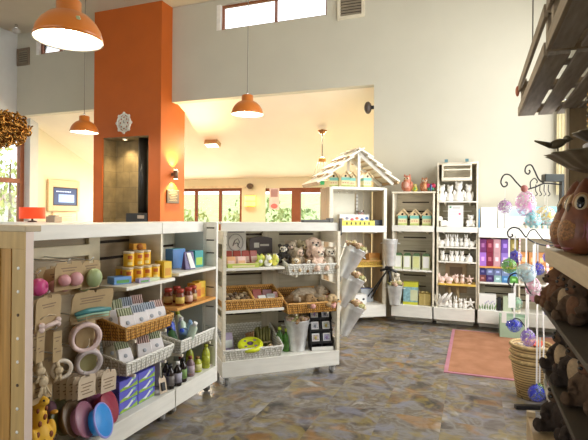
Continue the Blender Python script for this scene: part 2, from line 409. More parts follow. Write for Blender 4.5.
MB().box(1.5, 1.53, -.5, .4, 1.0, 1.7).build('window', mat('shed_window', (.25, .27, .28), .2), hs)
li = bpy.data.lights.new('recess_downlight', 'SPOT'); li.energy = 60; li.color = (1, .8, .5); li.spot_size = R(110); li.spot_blend = .9; li.shadow_soft_size = .04
lo = bpy.data.objects.new('recess_downlight', li); COL.objects.link(lo); lo.location = (-6.25, 7.42, 2.98)
t = thing('recess_spot', 'small round downlight in the top of the slate recess', 'light fitting', Wd, -6.25, 7.42, 3.0)
MB().lathe([(.05, -.012), (.06, 0.0), (.06, .008)], 18, cap=False).build('trim_ring', CHROME, t); MB().cyl(.045, -.004, .0, 16).build('lens', emis('downlight_glow', (1, .85, .55), 8), t)
# ================================================================ FIXTURES
LAMPO = mat('orange_enamel', (.60, .17, .02), .3, var=.03, coat=.4)
INNER = mat('white_enamel', (.9, .88, .8), .4, var=.02)
BULB = emis('lamp_bulb', (1, .93, .78), 40)
CORD = mat('grey_cord', (.25, .22, .18), .6)
def pendant(label, x, y, z, d, top=CH, energy=25):
    t = thing('pendant_lamp', label, 'pendant lamp', Wd, x, y, z, group=None)
    r = d/2
    prof = [(r, 0), (r*.99, r*.12), (r*.93, r*.34), (r*.8, r*.56), (r*.6, r*.76), (r*.36, r*.88), (r*.36, r*1.2), (r*.3, r*1.24), (.012, r*1.25)]
    inner = [(.012, r*1.2), (r*.32, r*.86), (r*.57, r*.73), (r*.77, r*.53), (r*.90, r*.32), (r*.965, r*.12), (r, 0)]
    MB().lathe(prof, 36, cap=False).lathe(inner, 36, 1, cap=False).build('lamp_shade', [LAMPO, INNER], t)
    MB().ell((0, 0, r*.42), (r*.3, r*.3, r*.32)).build('bulb', BULB, t)
    MB().cyl(.006, r*1.25, top-z-.06, 8).build('cord', CORD, t)
    MB().cyl(.012, r*1.25, r*1.25+.05, 10).build('cord_grip', CHROME, t)
    MB().lathe([(.07, top-z-.001), (.06, top-z-.03), (.012, top-z-.07)], 18).build('ceiling_rose', LAMPO, t)
    li = bpy.data.lights.new('pendant_light', 'POINT'); li.energy = energy; li.color = (1, .82, .58); li.shadow_soft_size = .06
    lo = bpy.data.objects.new('pendant_light', li); COL.objects.link(lo); lo.location = (x, y, z+.015)
    return t
pl = pendant('large orange dome pendant lamp nearest the camera, at top left', -2.664, 2.576, 2.79, .455)
MB().box(-.012, .012, -.004, .002, -.012, .012).build('sticker', mat('green_sticker', (.5, .6, .35)), pl, loc=(.185, -.1, .10), rot=(.9, 0, .4))
pendant('small orange dome pendant lamp hanging before the orange chimney', -6.105, 6.248, 2.93, .45)
pendant('orange dome pendant lamp hanging in the middle of the wide opening', -3.007, 6.08, 2.99, .45)

# golden curled cluster light at left
t = thing('cluster_chandelier', 'bronze gold chandelier of curled metal petals hanging by the left window', 'chandelier', Wd, -4.95, 3.74, 2.50)
GOLD = mat('bronze_gold', (.52, .26, .06), .25, metal=.9, var=.5, scale=20)
rr = random.Random(3); c = MB()
for i in range(620):
    a = rr.random()*2*PI; zc = rr.uniform(-1, 1); q = (1-zc*zc)**.5; k = rr.uniform(.75, 1.05)
    p = Vector((.36*q*k*math.cos(a), .36*q*k*math.sin(a), .17*zc*k + (.05 if i % 3 == 0 else 0)))
    e = TR(p, (rr.random()*6, rr.random()*6, rr.random()*6)); s = rr.uniform(.022, .036)
    c.tube([(s*math.cos(w), s*math.sin(w), .012*w-.03) for w in [j*.9 for j in range(7)]], .0095, 5, 0, e)
c.build('petals', GOLD, t)
MB().ell((0, 0, 0), (.25, .25, .12)).build('core', mat('dark_bronze', (.2, .1, .03), .5, metal=.6), t)
MB().cyl(.005, .05, CH-2.50, 8).build('cord', CORD, t)
MB().lathe([(.05, CH-2.501), (.04, CH-2.53), (.005, CH-2.56)], 14).build('ceiling_rose', GREYWALL, t)
# ceiling speaker-like sensor on the wall top left
t = thing('ceiling_sensor', 'small grey ball sensor under the ceiling at far left', 'sensor', Wd, -8.85, 7.2, CH)
MB().cyl(.03, -.10, 0, 12).build('stem', CHROME, t); MB().ell((0, 0, -.13), (.08, .08, .06)).build('housing', mat('sensor_grey', (.4, .38, .34)), t)
# air vents
def vent(label, x0, x1, z0, z1, y, fm, gm):
    t = thing('air_vent', label, 'vent', Wd, (x0+x1)/2, y, z0); w = x1-x0; h = z1-z0
    f = MB(); f.box(-w/2, w/2, -.03, 0, 0, .05); f.box(-w/2, w/2, -.03, 0, h-.05, h); f.box(-w/2, -w/2+.05, -.03, 0, .05, h-.05); f.box(w/2-.05, w/2, -.03, 0, .05, h-.05)
    f.build('frame', fm, t)
    s = MB(); n = int((h-.1)/.045)
    for i in range(n): z = .05+(i+.2)*(h-.1)/n; s.box(-w/2+.05, w/2-.05, -.022, -.008, z, z+.028)
    s.build('grille', gm, t); MB().box(-w/2+.05, w/2-.05, -.006, -.001, .05, h-.05).build('backing', DARKGAP, t)
vent('square air vent with cream frame beside the clerestory window', -2.13, -1.68, 4.78, 5.3, YB-.001, mat('vent_cream', (.68, .62, .48)), mat('vent_dark', (.24, .2, .14)))
vent('brown louvred vent high on wall at the far left edge', -9.28, -8.93, 4.75, 5.12, YB-.001, mat('vent_brown', (.2, .15, .1)), mat('vent_dark', (.24, .2, .14)))
# ornate white wall clock
t = thing('wall_clock', 'round white fretwork clock on the orange chimney above the recess', 'clock', Wd, -6.14, 7.265, 3.28, tilt=(PI/2, 0)); t.scale = (.8, .86, 1)
CW = mat('clock_white', (.85, .82, .74), .5)
f = MB(); f.tube([(.185*math.cos(i*PI/12), .19*math.sin(i*PI/12), .015) for i in range(24)], .02, 6, closed=True)
for i in range(8):
    a = i*PI/4; f.tube([(.09*math.cos(a)+.055*math.cos(w), .1*math.sin(a)+.055*math.sin(w), .012) for w in [j*PI/5 for j in range(10)]], .013, 6, closed=True)
    f.ell((.2*math.cos(a), .205*math.sin(a), .014), (.04, .04, .014), n=8)
f.build('fretwork', CW, t)
MB().cyl(.075, 0, .02, 20).build('dial', CW, t)
h = MB(); h.box(-.004, .004, 0, .055, .021, .024); h.box(0, .04, -.004, .004, .021, .024); h.build('hands', BLACK, t)
# sconce and plaque on the chimney side
t = thing('wall_sconce', 'small brown up and down spotlight on the side of orange chimney', 'wall light', Wd, -5.33, 7.63, 2.33)
MB().box(0, .05, -.03, .03, -.03, .03).build('bracket', mat('sconce_brown', (.16, .1, .06), .4), t)
MB().cyl(.045, -.08, .08, 16, T=TR((.08, 0, 0))).build('housing', mat('sconce_brown', (.16, .1, .06)), t)
for zz in (-.085, .085): MB().cyl(.035, zz-.004, zz+.004, 14, T=TR((.08, 0, 0))).build('lens', emis('sconce_glow', (1, .8, .45), 12), t)
for zz, rx in ((.1, PI), (-.1, 0)):
    li = bpy.data.lights.new('sconce_spot', 'SPOT'); li.energy = 110; li.color = (1, .75, .35); li.spot_size = R(120); li.spot_blend = .8; li.shadow_soft_size = .02
    lo = bpy.data.objects.new('sconce_spot', li); COL.objects.link(lo); lo.location = (-5.25, 7.63, 2.33+zz); lo.rotation_euler = (rx, 0, 0)
t = thing('wall_plaque', 'dark square plaque with pale lines of text on the orange chimney side', 'plaque', Wd, -5.328, 7.64, 1.79)
MB().box(0, .02, -.19, .19, 0, .25).build('board', mat('plaque_dark', (.07, .05, .03), .4), t, bev=.004)
tx = MB()
for i, w in enumerate((.1, .13, .07, .12, .1, .13)): tx.box(.0205, .022, -w, w, .205-i*.032, .214-i*.032)
tx.build('lettering', mat('plaque_text', (.35, .3, .2)), t)
# screen on the cream side wall
t = thing('wall_screen', 'blue screen in a pale wooden frame on the cream side wall', 'screen', Wd, -9.3, 8.86, 1.635)
PALEW = mat('pale_birch', (.74, .52, .32), .5, var=.08, stretch=(1, 1, 5))
f = MB(); f.box(0, .06, -.47, -.34, 0, .74); f.box(0, .06, .40, .47, 0, .74); f.box(0, .06, -.34, .40, 0, .13); f.box(0, .06, -.34, .40, .57, .74)
f.build('frame', PALEW, t, bev=.006)
MB().box(0, .045, -.34, .40, .13, .57).build('bezel', BLACK, t)
MB().box(.045, .048, -.30, .36, .16, .54).build('display', emis('screen_blue', (.02, .045, .16), .35), t)
MB().box(.048, .05, -.17, .3, .21, .40).build('panel', emis('screen_panel', (.25, .4, .75), .7), t)
lt = MB()
for i in range(9): lt.box(.048, .05, -.24+i*.05, -.205+i*.05, .455, .478)
lt.build('lettering', emis('screen_text', (.5, .6, .9), 1), t)
t = thing('certificate', 'framed pale certificate hanging below the wall screen', 'framed certificate', Wd, -9.3, 8.92, 1.40)
MB().box(0, .025, -.38, .38, -.1, .22).build('frame', PALEW, t, bev=.004); MB().box(.025, .027, -.33, .33, -.06, .18).build('sheet', mat('cert_paper', (.85, .72, .5)), t)
ct = MB(); [ct.box(.027, .029, -.2, .2, .02+i*.04, .03+i*.04) for i in range(4)]; ct.build('text_lines', mat('cert_text', (.4, .33, .25)), t)
t = thing('wall_switch', 'tiny cream switch on the wall left of the certificate', 'switch', Wd, -9.3, 8.2, 1.56)
MB().box(0, .012, -.05, .05, 0, .09).build('plate', PAPER, t); MB().box(.012, .02, -.02, .02, .02, .07).build('rocker', mat('switch_grey', (.55, .5, .42)), t)
t = thing('hand_bell', 'small brass ornament standing at the foot of the cream wall', 'ornament', Wd, -8.6, 9.35, 1.40)
MB().lathe([(.09, 0), (.085, .03), (.05, .1), (.035, .16), (0, .18)], 14).build('body', mat('brass', (.6, .42, .15), .3, metal=.7), t); MB().ell((0, 0, .2), .03).build('knob', mat('brass', (.6, .42, .15)), t)
# reception counter whose top stands just below the shelf line
t = thing('reception_counter', 'pale reception counter standing below the wall screen', 'counter', Wd, -8.35, 8.5, 0)
MB().box(-.55, .45, -1.6, 1.2, 0, 1.36).build('carcass', PALEW, t); MB().box(-.6, .5, -1.7, 1.25, 1.36, 1.40).build('countertop', WHITE, t)
# red shade lamp and till at the counter
t = thing('table_lamp', 'red drum shade table lamp on the counter at left edge', 'table lamp', Wd, -8.45, 7.28, 1.40)
MB().lathe([(.09, 0), (.08, .02), (.02, .035), (.015, .16)], 16).build('base', BLACK, t)
RED = mat('red_shade', (.75, .06, .015), .7, emit=((.9, .08, .01), .35))
MB().lathe([(.24, .07), (.24, .30)], 28, cap=False).build('lamp_shade', RED, t)
t = thing('receipt_printer', 'small beige box device in front of the red lamp', 'printer', Wd, -8.02, 7.42, 1.40)
MB().box(-.12, .12, -.1, .1, 0, .12).build('body', mat('beige_plastic', (.45, .4, .3)), t, bev=.01); MB().box(-.1, .1, -.05, .03, .12, .14).build('lid', mat('grey_plastic', (.3, .28, .25)), t)
# far room: sconce lantern, fitting, lantern pendant, exit sign, wall sensor, door notice
t = thing('wall_lantern', 'glowing yellow banded wall lantern between the far windows', 'wall light', Wd, -5.1, 10.55, 1.78)
MB().lathe([(.12, 0), (.12, .28)], 18, T=TR((0, -.05, 0), sc=(1.15, .7, 1))).build('lamp_shade', emis('lantern_glow', (1, .62, .12), 2.2), t)
for z in (.0, .13, .27): MB().lathe([(.125, z), (.125, z+.012)], 18, T=TR((0, -.05, 0), sc=(1.17, .74, 1))).build('band', mat('lantern_band', (.5, .3, .06)), t)
t = thing('wall_sensor', 'small dark sensor high on the wall above the yellow lantern', 'sensor', Wd, -5.1, 10.55, 2.24)
MB().ell((0, -.06, .04), (.09, .07, .07)).build('housing', mat('sensor_dark', (.1, .06, .03)), t); MB().box(-.04, .04, -.04, 0, .0, .08).build('bracket', mat('sensor_dark', (.1, .06, .03)), t)
t = thing('ceiling_fitting', 'small rectangular spotlight fitting on the sloped far ceiling', 'light fitting', Wd, -5.282, 9.034, 3.154, tilt=(-.41, 0))
MB().box(-.16, .16, -.09, .09, -.1, .0).build('housing', mat('fitting_brown', (.45, .28, .12)), t, bev=.01); MB().box(-.14, .14, -.07, .07, -.105, -.1).build('diffuser', emis('fitting_glow', (1, .85, .6), 3), t)
t = thing('wire_pendant', 'slim bronze pendant with a cone of wires hanging in the far room', 'pendant lamp', Wd, -2.72, 8.7, 2.62)
BRZ = mat('bronze_brown', (.36, .16, .05), .4, metal=.5)
MB().lathe([(.005, .50), (.05, .52), (.09, .58), (.02, .60)], 16).build('ceiling_rose', BRZ, t)
MB().cyl(.008, .08, .52, 8).build('stem', IRON, t)
MB().lathe([(.07, -.02), (.07, .04), (.03, .07)], 18).build('collar', mat('amber_collar', (.6, .28, .05), .4), t)
w = MB(); [w.tube([(.08*math.cos(a), .08*math.sin(a), -.02), (.2*math.cos(a), .2*math.sin(a), -.36)], .006, 5) for a in [i*PI/5 for i in range(10)]]
w.tube([(.2*math.cos(i*PI/10), .2*math.sin(i*PI/10), -.36) for i in range(20)], .007, 5, closed=True); w.build('wire_cage', mat('pale_wire', (.62, .6, .45), .4), t)
t = thing('exit_sign', 'small green safety sign above the glazed far door', 'sign', Wd, -3.42, 10.55, 2.29)
MB().box(-.18, .18, -.03, 0, 0, .1).build('board', mat('green_sign', (.05, .55, .25)), t); MB().box(-.08, -.02, -.032, -.03, .02, .08).build('pictogram', PAPER, t)
t = thing('door_notice', 'pink and white notice stuck on the far glazed pane', 'notice', Wd, -4.5, 10.59, 1.72)
MB().box(-.13, .13, -.004, 0, 0, .52).build('sheet', mat('pale_pink_paper', (.85, .7, .68)), t); MB().box(-.09, .09, -.006, -.004, .3, .48).build('picture', mat('grey_pink', (.45, .28, .3)), t)
MB().ell((0, -.006, .08), (.09, .003, .06)).build('emblem', mat('red_pink', (.8, .2, .2)), t)
t = thing('wall_uplight', 'small dark round speaker on the edge of the wide opening', 'speaker', Wd, -1.53, 7.66, 3.33)
MB().cyl(.03, 0, .09, 12, T=TR((0, 0, 0), (0, -PI/2, 0))).build('bracket', BLACK, t); MB().ell((-.1, 0, 0), (.06, .085, .1)).build('housing', mat('speaker_brown', (.06, .04, .03)), t)
# ================================================================ SHELVING UNITS
def caster(t, u, v, zt):
    c = MB(); c.box(-.03, .03, -.03, .03, zt-.012, zt); c.box(-.022, -.017, -.02, .03, .035, zt-.012); c.box(.017, .022, -.02, .03, .035, zt-.012)
    o = c.build('caster', ZINC, t, loc=(u, v, 0))
    MB().cyl(.036, -.014, .014, 18, T=TR((0, .01, .037), (0, PI/2, 0))).build('wheel', mat('castor_grey', (.3, .29, .27), .5), o)
    MB().cyl(.016, -.0175, .0175, 12, T=TR((0, .01, .037), (0, PI/2, 0))).build('hub', CHROME, o)
def plinth(t, w, d, z0, z1, m=WHITE):
    b = MB(); b.box(0, w, 0, .02, z0, z1); b.box(0, w, d-.02, d, z0, z1); b.box(0, .02, .02, d-.02, z0, z1); b.box(w-.02, w, .02, d-.02, z0, z1); b.box(0, w, 0, d, z1, z1+.012)
    b.build('plinth', m, t, bev=.003)
def boards(t, u0, u1, v, z0, z1, slots, m=SLAT, s0=None, s1=None):
    """horizontal boards with narrow open slots, on a dark backing sheet"""
    mb = MB(); z = z0
    s0 = u0 if s0 is None else s0; s1 = u1 if s1 is None else s1
    for q in sorted(slots)+[z1+.012]:
        mb.box(u0, u1, v, v+.018, z, q-.011); z = q+.011
    for q in slots:
        if s0 > u0: mb.box(u0, s0, v, v+.018, q-.011, q+.011)
        if s1 < u1: mb.box(s1, u1, v, v+.018, q-.011, q+.011)
    mb.build('back_boards', m, t, bev=.002)
    MB().box(u0, u1, v+.02, v+.028, z0, z1).build('backing', DARKGAP, t)
def shelf(t, u0, u1, v0, v1, z0, z1, m=WHITE, br=True):
    o = MB().box(u0, u1, v0, v1, z0, z1).build('shelf', m, t, bev=.003)
    if br:
        for q in (u0+.17*(u1-u0), u1-.17*(u1-u0)):
            MB().prism([(0, 0), (0, -.05), (.03, -.05), (v1-v0-.03, -.01), (v1-v0-.03, 0)], -.01, .01, T=TR((q, v1, z0), (0, 0, -PI/2))).build('bracket', WHITE2, o)
    return o
def arms(t, us, v0, v1, z):
    for u in us:
        MB().box(u-.008, u+.008, v0, v1, z-.02, z).build('basket_arm', WHITE2, t)

# --- left run, near bay (wooden end panel, hanging hooks, shelf)
t = nearU = thing('shelf_unit', 'white shelving bay nearest the camera with a pine end panel', 'shelving unit', L, 0, 0, 0, group=None)
plinth(t, 1.30, .47, .085, .213)
for u in (.08, 1.22):
    for v in (.07, .40): caster(t, u, v, .085)
boards(t, .05, 1.30, .44, .225, 1.43, [1.375, 1.25, 1.02, .8, .58, .4], mat('shaded_back_boards', (.36, .28, .17), .55, var=.12, scale=4, stretch=(.6, .6, 9)), .9)  # cream boards turned brown; the bay's inner shade put into their colour
o = MB().box(.045, 1.30, .136, .155, 1.432, 1.522).box(.045, 1.30, .155, .48, 1.507, 1.522).build('canopy', WHITE, t, bev=.003)
MB().box(.05, .82, .40, .44, 1.29, 1.37).build('top_rail', mat('cream_rail', (.68, .60, .40)), t, bev=.003)
MB().box(.82, .93, .41, .44, .225, 1.43).build('stile', mat('cream_rail', (.68, .60, .40)), t, bev=.003)
MB().box(1.285, 1.30, .136, .44, .225, 1.432).build('divider', WHITE2, t)
e = MB(); e.box(-.04, 0, 0, .10, .085, 1.40); e.box(-.04, 0, .40, .48, .085, 1.40); e.box(-.04, 0, 0, .48, 1.40, 1.49); e.box(-.04, 0, .10, .40, .085, .2)
eo = e.build('end_frame', PINEH, t, bev=.002)
p = MB(); p.box(-.018, -.01, .10, .40, .2, 1.40); p.box(-.030, -.018, .12, .165, .2, 1.40); p.box(-.030, -.018, .21, .26, .2, 1.40); p.box(-.03, -.018, .31, .36, .2, 1.4); p.build('slats', PINE, eo)
MB().box(-.042, .002, -.004, 0, .085, 1.49).build('front_lipping', mat('pink_white_lipping', (.80, .66, .58), .45, var=.03), eo)
MB().box(-.046, .05, -.004, .49, 1.49, 1.522).build('end_cap', mat('grey_brown_cap', (.50, .40, .25), .5, var=.15), eo, bev=.003)
for i in range(9):
    MB().cyl(.0085, -.003, .004, 10, T=TR((-.04, .052, 1.30-i*.122), (0, PI/2, 0))).build('dowel', mat('hole_dark', (.08, .04, .02)) if i % 3 == 2 else PAPER, eo)
for i in range(12):
    MB().cyl(.012, -.003, .004, 8, T=TR((-.031, .235, 1.30-i*.1), (0, PI/2, 0))).build('dowel', mat('hole_dark', (.08, .04, .02)), eo)
shelf(t, .73, 1.285, .0, .43, 1.072, 1.097)
arms(t, (.85, 1.2), .02, .44, .715); arms(t, (.85, 1.2), .02, .44, .478)

# --- left run, far bay
t = farU = thing('shelf_unit', 'white shelving bay with the orange shelf at the far end of the left run', 'shelving unit', L, 1.305, 0, 0)
plinth(t, .645, .47, .085, .213)
for u in (.06, .59):
    for v in (.07, .40): caster(t, u, v, .085)
boards(t, .0, .61, .44, .225, 1.43, [1.3, 1.02, .7, .45], SLATW)
MB().box(0, .61, .136, .155, 1.432, 1.522).box(0, .61, .155, .48, 1.507, 1.522).build('canopy', WHITE, t, bev=.003)
e = MB()
e.box(.61, .64, .0, .025, .225, 1.52); e.box(.61, .64, .115, .14, .225, 1.52)
zs = [.225, .40, .575, .75, .925, 1.10, 1.235, 1.35, 1.46, 1.52]
for a, b in zip(zs, zs[1:]): e.box(.612, .638, .025, .115, a+.012, b)
eo = e.build('end_panel', WHITE, t, bev=.002)
MB().box(.63, .634, .02, .12, .23, 1.5).build('backing', DARKGAP, eo)
MB().box(.61, .64, .14, .48, .225, 1.50).build('inner_side', mat('blue_grey_side', (.56, .60, .58), .5, var=.04), eo)
MB().box(.22, .235, .3, .44, 1.12, 1.432).build('stile', WHITE2, t)
shelf(t, .03, .605, .0, .43, 1.098, 1.122)
shelf(t, .01, .605, .0, .43, .828, .852, mat('orange_shelf', (.72, .36, .10), .4, var=.12, stretch=(1, 5, 1)))
arms(t, (.12, .55), .02, .44, .463)

# --- angled middle bay
t = midU = thing('shelf_unit', 'white shelving bay on castors in the middle, set at an angle', 'shelving unit', M, 0, 0, 0)
plinth(t, 1.195, .49, .088, .222)
for u in (.05, 1.135):
    for v in (.05, .43): caster(t, u, v, .088)
boards(t, .03, 1.17, .42, .234, 1.43, [1.386, .985, .58, .468], SLAT, .12, 1.08)
MB().box(.50, .68, .395, .42, .234, 1.43).build('stile', mat('lighter_beige_board', (.54, .48, .35), .6, var=.15, stretch=(6, 6, .6)), t, bev=.003)
MB().box(-.01, 1.2, .05, .07, 1.432, 1.515).box(-.01, 1.2, .07, .47, 1.50, 1.515).build('canopy', WHITE, t, bev=.003)
for u in (.0, 1.165):
    e = MB(); e.box(u, u+.03, .0, .045, .234, 1.432); e.box(u, u+.03, .40, .45, .234, 1.43)
    for z in (.234, .5, .78, 1.05, 1.31): e.box(u+.004, u+.026, .045, .40, z, z+.12)
    e.build('side_frame', WHITE2, t, bev=.002)
shelf(t, .02, .60, .0, .42, 1.068, 1.092); shelf(t, .02, .60, .0, .42, .675, .70)
arms(t, (.74, 1.08), .03, .42, 1.003); arms(t, (.74, 1.08), .03, .42, .625)

# --- house shaped unit
t = houseU = thing('house_shelf_unit', 'white shelving unit topped with a pitched slatted house roof', 'shelving unit', H, 0, 0, 0)
plinth(t, .90, .5, .095, .262)
MB().box(.03, .87, .36, .48, 0, .095).build('kick_board', WHITE2, t)
b = MB()
for i in range(6): b.box(.03+i*.14, .03+i*.14+.134, .46, .475, .274, 2.0)
b.build('back_boards', SLATW, t, bev=.002)
MB().box(.06, .56, .44, .455, 1.45, 1.93).build('white_panel', mat('off_white_panel', (.80, .78, .64), .5, var=.03), t)
for i, (u, d) in enumerate(((0, 0), (.85, 0))):
    MB().box(u, u+.05, 0, .04, .274, 2.0).build('post', WHITE2, t, bev=.003)
for u in (.005, .875):
    sd = MB()
    for i in range(4): sd.box(u, u+.018, .05+i*.103, .05+i*.103+.096, .274, 2.0)
    sd.build('side_boards', mat('bare_pale_pine', (.42, .29, .15), .6, var=.15, scale=5, stretch=(6, 6, .6)), t)
shelf(t, .02, .895, -.01, .46, 1.345, 1.44); shelf(t, .03, .87, .01, .46, 1.97, 2.01, br=False)
shelf(t, .03, .87, .02, .46, .83, .855, mat('yellow_shelf', (.72, .50, .10), .45, var=.1))
g = MB(); ap = (.45, 2.53)
for v in (.0, .42):
    g.box(.43, .47, v, v+.035, 2.01, 2.50)
    for ex in (-.12, 1.02):
        dx, dz = ex-ap[0], 2.08-ap[1]; ln = math.hypot(dx, dz); a = math.atan2(dz, dx)
        g.box(0, ln, v, v+.035, -.05, 0, T=TR((ap[0], 0, ap[1]), (0, -a, 0)))
g.build('gable_frame', WHITE, t, bev=.003)
ROOFW = mat('whitewashed_roof_board', (.80, .75, .64), .55, var=.1, scale=4, stretch=(6, .6, 6)); ROOFT = mat('tan_shaded_edge', (.50, .34, .18), .6, var=.15)
for sgn in (-1, 1):
    for i in range(4):
        s0 = i*(.18 if sgn > 0 else .205)-.01; a = math.atan2(.46, .575)
        cx = ap[0]+sgn*math.cos(a)*(s0+.115); cz = ap[1]-math.sin(a)*(s0+.115)+.036
        T_ = TR((cx, 0, cz), (0, sgn*(a-.17), 0)); lo_, hi_ = (-.145, .125) if sgn > 0 else (-.125, .145)
        MB().box(lo_, hi_, -.09, .68, -.012, .012, T=T_).build('roof_board', ROOFW, t, bev=.002)
        ex = hi_ if sgn > 0 else lo_
        MB().box(min(ex, ex-sgn*.03), max(ex, ex-sgn*.03), -.088, .678, -.046, -.012, T=T_).box(min(ex, ex+sgn*.003), max(ex, ex+sgn*.003), -.088, .678, -.046, .008, T=T_).build('shaded_plank_edge', ROOFT, t)  # bare plank edge; tan shade under each step put into its colour

# --- bay 1 on the back wall
t = thing('shelf_unit', 'low white shelving unit with the row of bird houses on the back wall', 'shelving unit', B, .02, 0, 0)
plinth(t, .585, .38, .105, .265)
MB().box(.02, .565, .27, .36, 0, .105).build('kick_board', WHITE2, t)
boards(t, .02, .59, .36, .277, 1.35, [1.26, 1.05, .68, .52, .40], SLAT, .12, .46)
for u in (.0, .58): MB().box(u, u+.022, .02, .38, .277, 1.36).build('side_panel', WHITE2, t, bev=.002)
shelf(t, .0, .60, -.01, .38, 1.362, 1.45); shelf(t, .025, .575, .02, .36, .775, .80)
c = MB(); c.box(.0, .022, .0, .36, 1.45, 1.925); c.box(.58, .602, .0, .36, 1.45, 1.925); c.box(-.01, .612, -.01, .37, 1.925, 1.95)
co_ = c.build('upper_crate', WHITE2, t, bev=.003)
boards(co_, .022, .58, .34, 1.45, 1.925, [1.80, 1.66, 1.54], mat('tan_boards', (.55, .48, .34), .6, var=.15, stretch=(.6, .6, 8)), .1, .5)

# --- bay 2, tall
t = tallU = thing('shelf_unit', 'tallest narrow white shelving unit on the back wall with a crate at its top', 'shelving unit', B, .625, 0, 0)
plinth(t, .555, .38, .105, .268)
MB().box(.02, .535, .27, .36, 0, .105).build('kick_board', WHITE2, t)
LAT = mat('light_lath', (.80, .77, .66), .5, var=.05)
boards(t, .04, .56, .36, .28, 1.35, [1.24, 1.03], SLAT, .1, .5)
boards(t, .04, .56, .36, 1.45, 2.34, [], SLAT)
for z in (1.95, 1.88, 1.66, 1.56): MB().box(.10, .50, .352, .36, z, z+.018).build('lath', LAT, t)
MB().box(.14, .44, .33, .36, .46, .90).build('inner_frame', mat('brown_inner_board', (.38, .27, .15), .6, var=.15), t); MB().box(.20, .38, .322, .33, .72, .84).build('dark_panel', mat('dark_brown_board', (.18, .12, .07), .6), t)
for u in (.03, .565): MB().box(u, u+.022, .06, .38, .28, 2.37).build('upright', WHITE2, t, bev=.002)
MB().box(.052, .565, .06, .36, 2.34, 2.365).build('top_board', WHITE2, t)
shelf(t, .052, .565, .03, .36, 1.79, 1.808); shelf(t, .03, .587, -.01, .38, 1.362, 1.44)
shelf(t, .052, .565, .02, .36, 1.135, 1.155); shelf(t, .052, .565, .02, .36, .925, .945)
shelf(t, .052, .565, .02, .36, .60, .625, mat('yellow_shelf', (.72, .50, .10)))
c = MB(); c.box(.095, .50, .0, .02, 2.10, 2.145); c.box(.095, .50, .0, .02, 2.245, 2.265); c.box(.095, .50, .0, .02, 2.31, 2.335)
c.box(.095, .115, .02, .34, 2.10, 2.335); c.box(.48, .50, .02, .34, 2.10, 2.335); c.box(.115, .48, .02, .34, 2.10, 2.12); c.box(.115, .48, .325, .34, 2.12, 2.335)
co_ = c.build('top_crate', WHITE2, t, bev=.003)
for u in (.155, .435): MB().box(u-.022, u+.022, -.006, .05, 2.366, 2.405).build('clip', mat('teal_clip', (.10, .22, .24), .4), co_)

# --- bay 3, wide, behind the glass display
t = wideU = thing('shelf_unit', 'wide white shelving unit stacked with coloured boxes at the right of the back wall', 'shelving unit', B, 1.218, 0, 0)
plinth(t, 1.07, .38, .105, .272)
MB().box(.02, 1.05, .27, .36, 0, .105).build('kick_board', WHITE2, t)
boards(t, .02, 1.05, .36, .284, 1.31, [.58, .48, .40], SLAT, .1, .98)
for u in (.0, .52, 1.05): MB().box(u, u+.02, .04, .36, .284, 1.30).build('side_panel', WHITE2, t)
shelf(t, .0, 1.08, -.02, .38, 1.30, 1.435)
shelf(t, .02, .52, .02, .36, .875, .897, mat('orange_shelf', (.72, .36, .10))); shelf(t, .54, 1.05, .02, .36, .875, .897, mat('orange_shelf', (.72, .36, .10)))
shelf(t, .02, .52, .02, .36, .655, .677); shelf(t, .54, 1.05, .02, .36, .655, .677)
o = MB().box(.002, .016, .0, .012, 1.436, 1.70).build('blue_strip', mat('blue_strip', (.12, .35, .62), .5), t)
# ================================================================ GOODS: LEFT RUN
def basket(name, label, F, u, v, z, w, d, hf, hb, m, rim, rot=0, tilt=0, group=None, flare=.02):
    """open display basket: front low, back high, origin at the middle of its front bottom edge"""
    t = thing(name, label, 'basket', F, u, v, z, rot, group, tilt=(tilt, 0)); a = w/2; th = .01
    b = MB(); fl = flare
    B0 = [(-a, 0, 0), (a, 0, 0), (a, d, 0), (-a, d, 0)]; T0 = [(-a-fl, -fl, hf), (a+fl, -fl, hf), (a+fl, d+fl, hb), (-a-fl, d+fl, hb)]
    B1 = [(-a+th, th, .006), (a-th, th, .006), (a-th, d-th, .006), (-a+th, d-th, .006)]; T1 = [(-a-fl+th, -fl+th, hf), (a+fl-th, -fl+th, hf), (a+fl-th, d+fl-th, hb), (-a-fl+th, d+fl-th, hb)]
    vs = B0+T0+B1+T1; fs = [(3, 2, 1, 0), (8, 9, 10, 11)]
    for i in range(4):
        j = (i+1) % 4; fs += [(i, j, j+4, i+4), (j+8, i+8, i+12, j+12), (i+4, j+4, j+12, i+12)]
    b.add(vs, fs); b.build('body', m, t)
    r = MB(); k = [Vector(p)+Vector((0, 0, .004)) for p in T0]; path = []
    for i in range(4):
        for q in range(8): path.append(k[i].lerp(k[(i+1) % 4], q/8))
    for ph in (0, 2.1, 4.2):
        n = 96; pts = []
        for i in range(n):
            f = i/n*32; p = path[int(f) % 32].lerp(path[(int(f)+1) % 32], f % 1); w_ = i*2*PI/6+ph
            pts.append(p+Vector((.004*math.cos(w_), .004*math.cos(w_), .006*math.sin(w_))))
        r.tube(pts, .0055, 5, closed=True)
    r.build('rim', rim, t)
    s = MB(); n = max(4, int(w/.05))
    for i in range(n+1):
        x = -a+w*i/n; s.tube([(x, -.002, .0), (x*(1+fl/a), -fl-.003, hf)], .0035, 5)
    n = max(3, int(d/.05))
    for i in range(n+1):
        y = d*i/n; hh = hf+(hb-hf)*i/n
        for sx in (-1, 1): s.tube([(sx*(a+.002), y, 0), (sx*(a+fl+.003), y+(i/n*2-1)*fl, hh)], .0035, 5)
    s.build('stakes', rim, t)
    return t
HONEY = mat('honey_cane', (.68, .38, .11), .5, var=.2, scale=30); WCANE = mat('white_cane', (.83, .82, .76), .5, var=.05)

